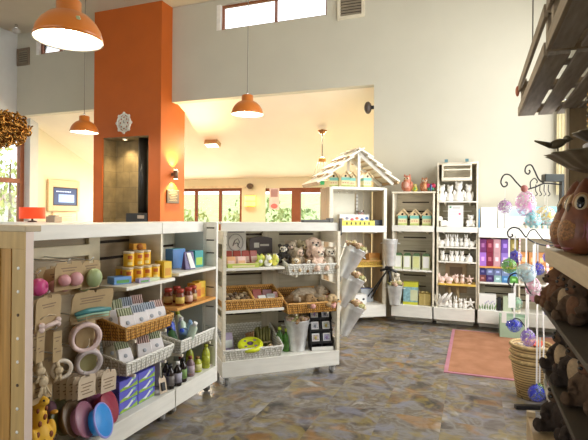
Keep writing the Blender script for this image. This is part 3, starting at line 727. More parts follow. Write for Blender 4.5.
# hooks belong to the bay
def hook(u, z): 
    MB().tube([(u, .435, z), (u, .02, z-.005), (u, .0, z+.012)], .004, 6).build('display_hook', ZINC, nearU)
def card(name, label, cat, u, zt, w, h, v=.03, group=None, rot=0, m=KRAFT, lean=.06, hk=True):
    t = thing(name, label, cat, L, u+w/2, v, zt, rot, group, tilt=(lean, 0))
    b = MB(); b.box(-w/2, w/2, 0, .004, -h, -.03); b.prism([(-w/2, -.03), (w/2, -.03), (w/2-.012, -.006), (.014, 0), (.014, -.018), (-.014, -.018), (-.014, 0), (-w/2+.012, -.006)], 0, .004)
    b.build('backing_card', m, t, bev=.0015)
    return t
TXT = mat('printed_brown', (.25, .17, .10), .7)
def print_lines(t, x0, x1, zs, y=-.0012, m=TXT, h=.006):
    b = MB()
    for i, z in enumerate(zs): b.box(x0+(i % 2)*.01, x1-(i % 3)*.012, y, 0, z-h, z)
    b.build('print', m, t)
MAG = mat('magenta_rubber', (.55, .06, .22), .35); PINKB = mat('dusty_pink_rubber', (.66, .34, .36), .4); GRNB = mat('sage_green_rubber', (.34, .42, .20), .45)
PALEPK = mat('pale_pink_rubber', (.78, .62, .58), .4); TEAL = mat('teal_rubber', (.06, .24, .25), .4); PURP = mat('plum_rubber', (.22, .05, .12), .4); GREYR = mat('warm_grey_rubber', (.42, .38, .33), .5)
ROPE = mat('natural_rope', (.62, .50, .33), .8, var=.25, scale=40)
for u, z in ((.05, 1.27), (.25, 1.315), (.43, 1.31), (.11, 1.15), (.43, 1.145), (.05, .97), (.16, .945), (.385, .975), (.19, .80), (.40, .78), (.08, .70), (.37, .635), (.56, .60)): hook(u, z)
# row one
t = thing('dog_ball', 'magenta rubber ball with a hole, leftmost on the top row of hooks', 'ball', L, .055, .02, 1.19)
MB().lathe([(.012, -.046), (.03, -.042), (.047, -.015), (.048, .01), (.036, .034), (.014, .047), (.011, .03)], 24, T=TR((0, 0, 0), (PI/2, 0, .3))).build('ball', MAG, t)
MB().tube([(0, .0, .04), (0, .01, .065), (0, .015, .088)], .003, 6).build('loop', ROPE, t)
t = thing('dog_ball', 'red brown rubber ball hanging behind the magenta ball', 'ball', L, .09, .14, 1.175)
MB().lathe([(.012, -.046), (.03, -.042), (.047, -.015), (.048, .01), (.036, .034), (.014, .047)], 20, T=TR((0, 0, 0), (PI/2, 0, .3))).build('ball', mat('maroon_rubber', (.32, .06, .08)), t)
MB().tube([(0, .0, .04), (0, 0, .1)], .003, 6).build('loop', ROPE, t)
t = card('ball_card', 'kraft card with two pink rubber balls on the top hooks', 'pet toy card', .165, 1.312, .18, .165, .01, rot=-8)
for x, r in ((-.035, .035), (.04, .042)): MB().lathe([(.01, -.03), (r*.8, -.022), (r, 0), (r*.8, .02), (.01, .028)], 22, T=TR((x, -.012, -.105), (PI/2, 0, 0))).build('ball', PINKB, t)
print_lines(t, -.05, .05, (-.035, -.05))
o2 = dup(t, 'kraft card directly behind the card of two pink balls', L, .25, .09, 1.275, -6)
t = card('ball_card', 'kraft card with one sage green ball at the right of the top hooks', 'pet toy card', .355, 1.305, .14, .175, .01, rot=-5)
MB().ell((0, -.03, -.105), (.052, .04, .058)).build('ball', GRNB, t); print_lines(t, -.045, .045, (-.03, -.044))
dup(t, 'kraft card hidden behind the card of the sage green ball', L, .43, .10, 1.27, -3)
# row two
t = card('bone_card', 'kraft card with a pale pink dog bone, second row of hooks at left', 'pet toy card', .018, 1.14, .185, .19, .0, rot=6)
bn = MB().tube([(-.055, -.014, -.165), (.055, -.014, -.155)], .012, 10)
for sx in (-1, 1):
    for dz in (-.012, .012): bn.ell((sx*.06, -.014, -.16+dz+sx*.005), .016, n=10)
bn.build('bone', PALEPK, t); print_lines(t, -.05, .05, (-.045, -.06, -.11)); MB().tube([(-.06, -.004, -.12), (0, -.004, -.105), (.05, -.004, -.118)], .003, 6).build('tie', ROPE, t)
dup(t, 'kraft card stacked behind the pale pink bone card', L, .14, .08, 1.115, 2)
t = card('pull_toy_card', 'wide kraft card with a green and teal tug toy, second row of hooks', 'pet toy card', .28, 1.125, .285, .175, -.02, rot=-10, lean=.22)
tg = MB(); tg.tube([(-.12, -.016, -.13), (-.04, -.018, -.12), (.05, -.018, -.125), (.12, -.016, -.135)], [.012, .017, .017, .012], 10); tg.build('tug_toy', TEAL, t)
MB().tube([(-.11, -.02, -.15), (0, -.02, -.142), (.11, -.02, -.152)], .009, 8).build('strap', mat('mint_rubber', (.35, .55, .40)), t); print_lines(t, -.09, .08, (-.04, -.056, -.072))
dup(t, 'kraft card behind the wide tug toy card', L, .48, .06, 1.095, -8)
# row three and four: rings with tags
def ring(label, u, z, r, m, tagm=KRAFT, v=.0, tr=.014, rot=-30, grp=None, tw=.07, th_=.12):
    t = thing('ring_toy', label, 'ring toy', L, u, v, z, rot, grp, tilt=(.12, 0))
    MB().tube([(r*math.cos(i*PI/16), 0, r*math.sin(i*PI/16)) for i in range(32)], tr, 10, closed=True).build('ring', m, t)
    MB().tube([(0, .012, r+tr), (0, .012, r+.075)], .004, 5).build('cord', ROPE, t)
    b = MB(); b.box(-tw/2, tw/2, .018, .024, r-th_, r-.01); b.build('tag_card', tagm, t)
    return t
PKRING = mat('pale_pink_ring', (.80, .62, .60), .4)
t = ring('pale pink ring toy at the right of third hook row, kraft card inside', .375, .845, .08, PKRING, tw=.10, th_=.15)
dup(t, 'pale pink ring hanging right behind the front pink ring', L, .43, .06, .83, -30); dup(t, 'third pale pink ring at the back of the hook', L, .485, .12, .815, -30)
t = ring('small cream ring toy hanging low beside the hanging kraft tags', .195, .71, .05, mat('cream_ring', (.74, .66, .56), .4), v=.0, tr=.011, tw=.03, th_=.04)
t = ring('grey ring toy with a green kraft tag across it, fourth hook row', .40, .69, .068, mat('lilac_grey_ring', (.55, .48, .48), .4), mat('olive_card', (.45, .42, .2), .7), tr=.014, tw=.10, th_=.14)
dup(t, 'grey ring hanging behind the ring with the green tag', L, .47, .07, .675, -30)
def tagged(label, u, zt, w, h, v=.0, rot=0):
    t = thing('knotted_rope_toy', label, 'rope toy', L, u, v, zt, rot, tilt=(.05, 0))
    MB().box(-w/2, w/2, 0, .006, -h, 0).build('tag_card', KRAFT, t, bev=.002); print_lines(t, -w*.35, w*.35, (-.03, -.05, -.09, -.11))
    r = MB(); r.tube([(0, .004, -h), (.01, 0, -h-.04)], .012, 8); r.ell((.01, 0, -h-.05), .024, n=10)
    for i in range(6): r.tube([(.01, 0, -h-.06), (.01+.012*(i-2.5), .004*(i % 3), -h-.11)], [.008, .004], 6)
    r.build('rope', ROPE, t); return t
t = tagged('knotted rope toy with a narrow kraft tag beside the end panel', .05, .96, .055, .17, -.01, 4)
dup(t, 'knotted rope toy with kraft tag left of the pink ring', L, .165, .0, .93, -8)
dup(t, 'rope toy behind the left knotted rope toy', L, .10, .09, .945, 3)
t = thing('rope_toy', 'frayed natural rope knot hanging at the left below the rope toys', 'rope toy', L, .075, .0, .70)
r = MB(); r.ell((0, 0, -.02), (.026, .022, .03))
for i in range(9): r.tube([(0, 0, -.03), (.01*(i-4), -.01+.004*(i % 4), -.09-.006*(i % 3))], [.009, .004], 6)
r.tube([(-.02, 0, 0), (0, 0, .05), (.02, 0, 0)], .008, 6); r.build('rope', ROPE, t)
# more stock hanging at the back of the hooks
xc = card('toy_card', 'plain kraft card at the back left of the top hooks', 'tag card', .04, 1.29, .16, .17, .26, rot=-4)
for u, v, z, rz, nm in ((.30, .22, 1.27, -4, 'back middle of the top hooks, behind the balls'), (.52, .24, 1.27, -6, 'back right of the top hooks'), (.28, .20, 1.09, 3, 'back of the second hook row behind the bone card'), (.60, .22, 1.08, -6, 'back of the second hook row behind the tug toy'), (.26, .20, .90, 2, 'back of the third hook row behind the rope toys'), (.58, .20, .90, -5, 'back of the third hook row behind the pink rings'), (.30, .20, .72, 2, 'back of the fourth hook row at left'), (.62, .20, .72, -5, 'back of the fourth hook row behind the grey ring')):
    dup(xc, 'plain kraft card at the '+nm, L, u, v, z, rz)
# bowls with their tags
def bowl(label, u, v, z, r, m, rot=18, tilt=-.35, tagm=None, inner=None, rimm=None):
    t = thing('pet_bowl', label, 'bowl', L, u, v, z, rot, None, tilt=(tilt, 0))
    MB().tube([(r*1.04*math.cos(i*PI/20), -.026, r*1.04*math.sin(i*PI/20)) for i in range(40)], .0065, 8, closed=True).build('rim', rimm or m, t)
    for q, y in ((.80, -.003), (.70, .032)): MB().tube([(r*q*math.cos(i*PI/20), y, r*q*math.sin(i*PI/20)) for i in range(40)], .0035, 6, closed=True).build('shaded_fold', m, t)  # fold rings; groove shading put into the darker rings of two-tone bowls
    pr = [(.004, .075), (r*.62, .073), (r*.66, .066), (r*.76, .04), (r*.84, .01), (r*.92, -.018), (r*1.06, -.022), (r*1.06, -.03), (r*.90, -.026), (r*.86, -.005), (r*.78, .0), (r*.75, .03), (r*.66, .034), (r*.62, .064), (.004, .066)]
    MB().lathe(pr[:8], 34, 0, TR((0, 0, 0), (-PI/2, 0, 0))).lathe(pr[7:], 34, 1, TR((0, 0, 0), (-PI/2, 0, 0))).build('bowl', [m, inner or m], t)
    if tagm:
        b = MB(); b.box(-.055, .055, -.032, -.028, r*.62, r*.62+.12); b.build('tag_card', tagm, t, rot=(-.1, .15, 0), bev=.002)
    return t
BLUE = mat('blue_silicone', (.03, .28, .75), .35, var=.03); BLUEI = mat('bright_blue_silicone', (.05, .42, .85), .3, var=.03); DRED = mat('dark_red_silicone', (.30, .03, .06), .4); BRN = mat('brown_silicone', (.16, .10, .05), .4); PLM = mat('plum_silicone', (.30, .12, .18), .4)
TAGW = mat('pale_kraft', (.66, .54, .40), .7, var=.08)
bowl('bright blue collapsible bowl hanging lowest at the front', .47, -.02, .31, .098, BLUE, inner=BLUEI, rimm=mat('lavender_rim', (.30, .32, .80), .35))
bowl('dark red collapsible bowl right of the blue bowl', .60, .05, .335, .098, DRED, inner=mat('red_silicone', (.38, .03, .08), .4))
bowl('plum coloured bowl just left of the blue bowl, half hidden', .375, .03, .345, .098, PLM)
bowl('brown bowl behind the plum bowl', .33, .08, .36, .098, BRN)
bowl('dark green bowl behind the brown bowl, furthest left', .295, .13, .375, .098, mat('olive_silicone', (.14, .14, .05), .4))
bowl('plum bowl behind the dark red bowl', .565, .13, .34, .098, PURP)
t = card('bowl_card', 'pale kraft tag card above the blue bowl', 'tag card', .32, .625, .12, .14, -.01, rot=-10, m=TAGW); print_lines(t, -.04, .04, (-.05, -.07, -.09, -.11))
for i, tx in enumerate(('first', 'second', 'third', 'fourth')): dup(t, 'kraft tag card, %s in the row behind the card above the blue bowl' % tx, L, .375-.012*i, .03+.035*i, .622, -10-3*i)
t = card('bowl_card', 'pale kraft tag card above the dark red bowl', 'tag card', .505, .598, .115, .14, -.01, rot=-10, m=TAGW); print_lines(t, -.04, .04, (-.05, -.07, -.09, -.11))
for i, tx in enumerate(('first', 'second', 'third')): dup(t, 'kraft tag card, %s in the row behind the card above the dark red bowl' % tx, L, .555-.012*i, .03+.035*i, .595, -10-3*i)
# giraffe and duck toys at the foot
YEL = mat('giraffe_yellow', (.80, .46, .03), .55, var=.06); SPOT = mat('giraffe_spots', (.22, .05, .01), .6)
t = thing('giraffe_toy', 'yellow giraffe dog toy with dark brown spots standing at the pine end panel', 'giraffe toy', L, .10, .06, .225, 8)
b = MB(); b.ell((0, 0, .12), (.075, .07, .10)).ell((.0, -.0, .24), (.045, .042, .08)).ell((-.005, -.005, .33), (.038, .04, .05)).ell((-.008, -.035, .335), (.028, .034, .024))
for sx in (-1, 1): b.ell((sx*.045, -.05, .04), (.032, .05, .035)).ell((sx*.07, -.02, .15), (.026, .03, .06)).ell((-.005+sx*.038, .0, .365), (.02, .012, .013)).ell((-.005+sx*.016, 0, .385), (.008, .008, .025))
b.build('body', YEL, t, remesh=.007)
sp = MB()
for x, y, z, r in ((.02, -.062, .15, .016), (-.03, -.06, .12, .018), (.0, -.04, .25, .014), (-.025, -.03, .22, .015), (.03, -.03, .21, .012), (.045, -.045, .1, .016), (.015, -.035, .29, .011), (-.03, -.02, .29, .012), (-.052, -.04, .17, .015), (.005, -.068, .085, .014), (.068, -.04, .15, .012)): sp.ell((x, y, z), (r, r*.5, r*1.2), n=8)
sp.build('spots', SPOT, t)
ey = MB(); [ey.ell((-.008+sx*.02, -.055, .35), .006, n=8) for sx in (-1, 1)]; ey.build('eyes', BLACK, t)
t = card('toy_card', 'large kraft card hanging above the giraffe toy', 'tag card', .005, .69, .155, .13, .02, rot=4); print_lines(t, -.05, .05, (-.04, -.06, -.09))
t = thing('duck_toy', 'plum duck dog toy with an orange beak beside the giraffe', 'duck toy', L, .235, .14, .225, -10)
MB().ell((0, 0, .10), (.05, .05, .10)).ell((0, -.01, .23), (.04, .042, .045)).ell((-.05, 0, .12), (.014, .03, .07)).ell((.05, 0, .12), (.014, .03, .07)).build('body', mat('plum_plush', (.13, .06, .09), .8), t, remesh=.007)
MB().ell((0, -.055, .222), (.02, .026, .011)).build('beak', mat('orange_beak', (.75, .38, .05), .5), t)
MB().ell((0, -.035, .11), (.03, .022, .07)).build('belly', mat('grey_plush', (.4, .34, .33), .8), t)
MB().ell((-.03, -.02, .01), (.022, .035, .012)).ell((.03, -.02, .01), (.022, .035, .012)).build('feet', mat('orange_beak', (.75, .38, .05)), t)

# shelf one: treat tins and boxes
TIN = mat('yellow_tin', (.80, .46, .02), .35, var=.06); LID = mat('cream_lid', (.72, .60, .42), .35); TINL = mat('tin_label_red', (.55, .12, .02), .4); TINW = mat('tin_pale', (.85, .68, .25), .4)
def tin(label, u, v, z, r=.038, h=.108, rot=0, grp='yellow treat tins'):
    t = thing('treat_tin', label, 'tin', L, u, v, z, rot, grp)
    MB().lathe([(r-.002, 0), (r, .004), (r, h-.012), (r-.003, h-.008)], 24).build('can', TIN, t)
    MB().lathe([(r+.001, h-.014), (r+.001, h-.002), (r-.003, h), (r-.006, h-.003)], 24).build('lid', LID, t)
    lb = MB()
    n = 9
    for i in range(n):
        a0 = -PI/2-.45+i*.1; a1 = a0+.1; rr_ = r+.0008
        lb.add([(rr_*math.cos(a0), rr_*math.sin(a0), h*.5), (rr_*math.cos(a1), rr_*math.sin(a1), h*.5), (rr_*math.cos(a1), rr_*math.sin(a1), h*.74), (rr_*math.cos(a0), rr_*math.sin(a0), h*.74)], [(0, 1, 2, 3)], 0)
        lb.add([(rr_*math.cos(a0), rr_*math.sin(a0), h*.1), (rr_*math.cos(a1), rr_*math.sin(a1), h*.1), (rr_*math.cos(a1), rr_*math.sin(a1), h*.3), (rr_*math.cos(a0), rr_*math.sin(a0), h*.3)], [(0, 1, 2, 3)], 1)
    lb.build('label_print', [TINL, TINW], t)
    return t
Z1 = 1.098
t0 = tin('yellow treat tin at left end of the lower tin row', .92, .15, Z1, rot=-40)
low = [(1.005, .13, 'second'), (1.09, .12, 'third'), (1.175, .11, 'fourth')]
for u, v, nm in low: dup(t0, 'yellow treat tin, %s from the left in the lower tin row' % nm, L, u, v, Z1, -40)
for i, u in enumerate((.95, 1.035, 1.12, 1.2)): dup(t0, 'yellow treat tin, %s in the lower row behind the front tins' % ('first', 'second', 'third', 'fourth')[i], L, u, .235, Z1, -30)
for u, v, nm in ((.965, .18, 'left'), (1.055, .165, 'middle'), (1.135, .165, 'right')): dup(t0, 'yellow treat tin at %s of the upper stacked tins' % nm, L, u, v, Z1+.1095, -35)
BOXO = mat('orange_carton', (.72, .34, .03), .45, var=.08); BOXY = mat('yellow_carton', (.80, .55, .05), .45, var=.06)
def carton(name, label, F, u, v, z, w, d, h, m, rot=0, cat='box', front=None, top=None, group=None, extra=None):
    t = thing(name, label, cat, F, u, v, z, rot, group)
    MB().box(-w/2, w/2, 0, d, 0, h).build('box', m, t, bev=.002)
    if front: MB().box(-w*.36, w*.36, -.0012, 0, h*.15, h*.6).build('front_print', front, t)
    if top: MB().box(-w/2+.002, w/2-.002, .002, d-.002, h, h+.0012).build('top_print', top, t)
    return t
carton('display_carton', 'orange display carton of treats right of the yellow tins', L, 1.245, .245, Z1, .075, .15, .165, BOXO, -25, front=BOXY)
carton('treat_carton', 'yellow edged treat box at the right end of first shelf', L, 1.245, .04, Z1, .07, .13, .125, BOXY, -20, front=BOXO)
t = carton('treat_carton', 'orange treat box standing on the upper yellow tins', L, 1.125, .21, Z1+.219, .10, .09, .045, BOXO, -30); MB().cyl(.026, -.003, 0, 16, T=TR((0, 0, .02), (PI/2, 0, 0))).build('round_badge', TINL, t)
LBLUE = mat('sky_blue_carton', (.16, .34, .72), .45, var=.06)
t = carton('soap_box', 'light blue box lying at left on the first shelf', L, .835, .12, Z1, .13, .10, .05, LBLUE, -22, front=mat('green_print', (.12, .35, .1)))
t = carton('soap_box', 'lilac and green small box beside the light blue box', L, .955, .03, Z1, .09, .05, .03, mat('lilac_carton', (.5, .42, .66), .45), -18, front=mat('green_print', (.12, .35, .1)))
t = carton('soap_box', 'pale green small box lying in front of the yellow tins', L, 1.07, .03, Z1, .10, .05, .022, mat('pale_green_carton', (.62, .7, .45), .45), -12)
# far bay top shelf
Z2 = 1.123
carton('wash_carton', 'teal and lime green box on the upper shelf of the far bay', L, 1.79, .10, Z2, .10, .10, .145, mat('teal_carton', (.02, .30, .30), .4), -15, front=mat('lime_print', (.38, .62, .06)), top=mat('aqua_print', (.15, .5, .6)))
carton('wash_carton', 'blue box behind the dark purple bag on the far upper shelf', L, 1.66, .22, Z2, .15, .09, .165, mat('mid_blue_carton', (.08, .22, .52), .4), -10, top=mat('aqua_print', (.15, .5, .6)))
t = thing('treat_bag', 'dark purple and white crinkled bag on the far upper shelf', 'bag', L, 1.62, .10, Z2, -18)
MB().hexa([(-.055, -.03, 0), (.055, -.03, 0), (.055, .03, 0), (-.055, .03, 0)], [(-.05, -.004, .15), (.05, -.004, .15), (.05, .004, .15), (-.05, .004, .15)]).build('pouch', mat('dark_purple_foil', (.06, .03, .16), .3, var=.3, scale=30), t, bev=.006)
MB().hexa([(.0, -.034, .01), (.05, -.034, .01), (.05, -.03, .01), (.0, -.03, .01)], [(-.03, -.012, .14), (.01, -.012, .14), (.01, -.008, .14), (-.03, -.008, .14)]).build('white_stripe', PAPER, t)
# orange shelf: jars and yellow boxes
Z3 = .853
JARB = mat('brown_jar', (.20, .05, .02), .2, var=.2); JARL = mat('jar_red_lid', (.42, .05, .03), .35); JLAB = mat('jar_label', (.62, .42, .16), .5)
def jar(label, u, v, m=JARB, lm=JARL, lab=JLAB):
    t = thing('jar', label, 'jar', L, u, v, Z3, 0, 'jars on the orange shelf')
    MB().lathe([(.03, 0), (.035, .006), (.035, .085), (.028, .10), (.028, .11)], 20).build('jar_body', m, t); MB().lathe([(.031, .105), (.031, .13), (.027, .133)], 20).build('lid', lm, t)
    MB().lathe([(.0356, .02), (.0356, .07)], 20).build('label_band', lab, t); return t
jar('jar with a yellow label at left end of the orange shelf', 1.425, .05, lab=mat('yellow_label', (.75, .55, .12)))
jar('dark brown jar with pale label in the middle of the orange shelf', 1.53, .04, lab=mat('pink_label', (.72, .45, .36)))
jar('brown jar with red lid right of the pale labelled jar', 1.63, .06)
jar('dark jar at the back left of the orange shelf', 1.42, .16); jar('dark jar in the back middle of the orange shelf', 1.54, .16)
carton('treat_carton', 'orange brown upright box on the orange shelf', L, 1.745, .08, Z3, .085, .09, .135, BOXO, -10, front=TINL)
carton('treat_carton', 'yellow upright box at the right end of orange shelf', L, 1.845, .10, Z3, .09, .08, .14, BOXY, -10, front=BOXO)
# baskets
def packet(label, u, v, z, w, h, rot, lean, m, n=6, stripe=None, grp=None):
    t = thing('soap_packet', label, 'packet', L, u, v, z, rot, grp, tilt=(lean, 0))
    b = MB(); b.hexa([(-w/2, -.012, 0), (w/2, -.012, 0), (w/2, .012, 0), (-w/2, .012, 0)], [(-w*.42, -.016, h*.72), (w*.42, -.016, h*.72), (w*.42, .016, h*.72), (-w*.42, .016, h*.72)])
    b.build('pouch', m, t, bev=.004)
    f = MB()
    for i in range(n):
        x0 = -w*.42+w*.84*i/n; f.hexa([(x0, -.014, h*.72), (x0+w*.06, -.014, h*.72), (x0+w*.06, .012, h*.72), (x0, .012, h*.72)], [(x0-.003, -.01, h), (x0+w*.06, -.01, h), (x0+w*.06, .008, h), (x0-.003, .008, h)])
    f.build('pleated_top', stripe or TAGW, t)
    pr_ = MB(); pr_.ell((0, -.0165, h*.45), (w*.12, .002, w*.12)); pr_.box(-w*.25, w*.25, -.017, -.015, h*.2, h*.225); pr_.box(-w*.18, w*.2, -.017, -.015, h*.13, h*.15); pr_.build('printed_motif', mat('grey_print', (.42, .44, .48), .6), t)
    return t
PKT = mat('white_packet', (.84, .80, .80), .5, var=.05)
STG, STB, STP = mat('green_pleat', (.52, .56, .36), .6), mat('blue_grey_pleat', (.46, .52, .60), .6), mat('pink_pleat', (.72, .50, .44), .6)
tb = basket('display_basket', 'honey wicker basket of white packets on the left run', L, 1.02, .035, .722, .50, .34, .085, .20, WICKER, HONEY, tilt=-.06)
for i, (u, v, st, nm) in enumerate(((.86, .08, STG, 'left'), (1.0, .075, STB, 'second'), (1.12, .075, STB, 'third'), (1.22, .08, STP, 'right'))):
    packet('white packet with pleated top, %s at the front of the honey basket' % nm, u, v, .735, .13, .20, -24, -.45, PKT, stripe=st)
for i, (u, st, nm) in enumerate(((.84, STG, 'left'), (.92, STG, 'centre left'), (1.03, STB, 'centre right'), (1.15, STP, 'right'))):
    packet('white packet in the back row of the honey basket, %s' % nm, u, .22, .735, .12, .235, -24, -.3, PKT, stripe=st)
tb = basket('display_basket', 'white wicker basket of packets under the honey basket', L, 1.02, .03, .485, .50, .34, .085, .18, WICKERW, WCANE, tilt=-.05)
for i, (u, v, st, nm, rz) in enumerate(((.87, .10, STG, 'left', -20), (1.03, .07, STP, 'middle', -35), (1.18, .07, STG, 'right', -28))):
    packet('white packet with pleated top, %s in the white basket' % nm, u, v, .50, .12, .20, rz, -.5, PKT, stripe=st)
for i, (u, nm) in enumerate(((.88, 'left'), (1.02, 'middle'), (1.16, 'right'))): packet('dim packet in the back row of white basket, %s' % nm, u, .24, .50, .12, .20, -20, -.3, mat('kraft_packet', (.5, .42, .28), .6), stripe=TAGW)
# blue cartons on the plinth
BLC = mat('violet_blue_carton', (.13, .13, .62), .4, var=.06); GRP = mat('grass_print', (.30, .50, .06), .5, var=.3, scale=40); WHP = mat('white_swirl', (.8, .85, .85), .5)
ci = 0
for r_ in range(3):
    for c_ in range(2):
        nm = ('bottom', 'middle', 'top')[r_]; sd = ('left', 'right')[c_]
        t = thing('bag_carton', 'violet blue and green carton, %s at the %s layer of the plinth stack' % (sd, nm), 'carton', L, .845+c_*.195, .07, .2255+r_*.074, 0, 'blue cartons on the plinth')
        MB().box(-.095, .095, 0, .16, 0, .072).build('box', BLC, t, bev=.002)
        MB().prism([(-.09, .004), (.09, .004), (.09, .035), (.02, .014), (-.04, .03), (-.09, .018)], -.0013, 0).build('green_print', GRP, t)
        MB().prism([(-.05, .024), (-.01, .016), (.045, .05), (.03, .062), (-.01, .036)], -.0022, -.0013).build('white_print', WHP, t)
        MB().prism([(.03, .05), (.065, .05), (.07, .068), (.035, .066)], -.002, 0).build('leaf_print', mat('mint_print', (.3, .6, .4)), t)
t = card('brush_card', 'pale card pack with a brush leaning right of the blue cartons', 'pack', 1.15, .36, .07, .13, .0, rot=-12, m=TAGW, lean=-.22)
t.location = L.p(1.19, .05, .36); MB().box(-.02, .012, -.012, 0, -.11, -.05).build('brush', BLACK, t)
# bottles on the plinth
DBOT = mat('dark_brown_bottle', (.02, .014, .012), .15, var=.1); BLAB = mat('bottle_label', (.42, .40, .5), .5)
def bottle(label, u, v, m=DBOT, lab=BLAB, r=.033, h=.19, cap=PAPER, grp='bottles on the plinth', F=L, z=.2255):
    t = thing('bottle', label, 'bottle', F, u, v, z, 0, grp)
    MB().lathe([(r*.9, 0), (r, .006), (r, h*.62), (r*.8, h*.74), (r*.42, h*.82), (r*.42, h*.9)], 20).build('glass_body', m, t)
    MB().lathe([(r*.5, h*.88), (r*.5, h), (r*.4, h*1.005)], 16).build('cap', cap, t); MB().lathe([(r+.0008, h*.15), (r+.0008, h*.55)], 20).build('label_band', lab, t); return t
bottle('front dark bottle with a white cap on the far bay plinth', 1.38, .035)
bottle('dark bottle with black cap left of the white capped bottle', 1.30, .05, cap=BLACK, lab=mat('dim_label', (.2, .18, .17)))
bottle('dark bottle behind the white capped bottle', 1.36, .13, cap=BLACK, lab=mat('dim_label', (.2, .18, .17)))
bottle('dark bottle with a green label right of the front one', 1.475, .05, cap=BLACK, lab=mat('green_label', (.2, .34, .1)))
bottle('dark bottle with blue label behind the green labelled bottle', 1.53, .11, cap=mat('red_brown_cap', (.3, .08, .05)), lab=mat('blue_label', (.2, .26, .5)))
PJ = mat('plum_jar', (.25, .16, .18), .3)
bottle('grey plum jar in the middle of the far plinth', 1.615, .07, PJ, mat('mauve_label', (.5, .4, .45)), .036, .165, cap=mat('red_brown_cap', (.3, .08, .05)))
GB = mat('lime_bottle', (.42, .46, .04), .25); GL = mat('lime_label', (.68, .66, .3), .5)
bottle('lime green jar near the right end of the far plinth', 1.73, .07, GB, GL, .036, .13, cap=mat('brown_cap', (.28, .16, .05)))
bottle('tall lime green bottle at the right end of the far plinth', 1.85, .06, GB, GB, .036, .21, cap=GB)
bottle('tall lime green bottle behind the lime green jar', 1.76, .17, GB, GB, .034, .21, cap=GB)
# white basket with tubes on the far bay
tb = basket('display_basket', 'white wicker basket of blue and green bottles in the far bay', L, 1.665, .03, .47, .50, .33, .095, .18, WICKERW, WCANE, tilt=-.05)
def lying(name, label, cat, u, v, z, r, h, m, rx, rz, cap):
    t = thing(name, label, cat, L, u, v, z, 0, None); t.rotation_euler = (rx, 0, R(L.deg+rz))
    MB().lathe([(r*.9, 0), (r, .005), (r, h*.75), (r*.5, h*.86), (r*.5, h*.88)], 18).build('bottle_body', m, t); MB().lathe([(r*.55, h*.87), (r*.55, h), (r*.45, h*1.01)], 14).build('cap', cap, t)
CB = mat('clear_green_bottle', (.55, .68, .55), .25); SB = mat('strong_blue_plastic', (.03, .10, .66), .35); SKB = mat('sky_blue_plastic', (.30, .48, .75), .35)
lying('shampoo_bottle', 'strong blue bottle standing at left in the far white basket', 'bottle', 1.53, .18, .50, .036, .23, SB, -.2, 10, SB)
lying('shampoo_bottle', 'white and lime bottle standing behind in the far white basket', 'bottle', 1.70, .21, .50, .034, .25, mat('white_lime_bottle', (.72, .76, .5), .35), -.2, 5, GB)
lying('shampoo_bottle', 'dark green bottle leaning at left of the far white basket', 'bottle', 1.455, .10, .50, .033, .17, mat('dark_green_plastic', (.05, .16, .05), .35), -.4, 0, BLACK)
lying('shampoo_bottle', 'clear pale green bottle lying at front of the far white basket', 'bottle', 1.57, .06, .53, .034, .19, CB, .5, -20, PAPER)
lying('shampoo_bottle', 'sky blue tube lying across the far white basket', 'tube', 1.66, .10, .565, .03, .22, SKB, 1.2, -78, SB)
lying('shampoo_bottle', 'second clear green bottle leaning behind the sky blue tube', 'bottle', 1.62, .14, .51, .034, .20, CB, -.15, 0, PAPER)
lying('shampoo_bottle', 'pale blue tube at the right end of the far white basket', 'tube', 1.77, .17, .52, .032, .18, mat('pale_blue_plastic', (.45, .6, .75), .35), .6, -60, SKB)
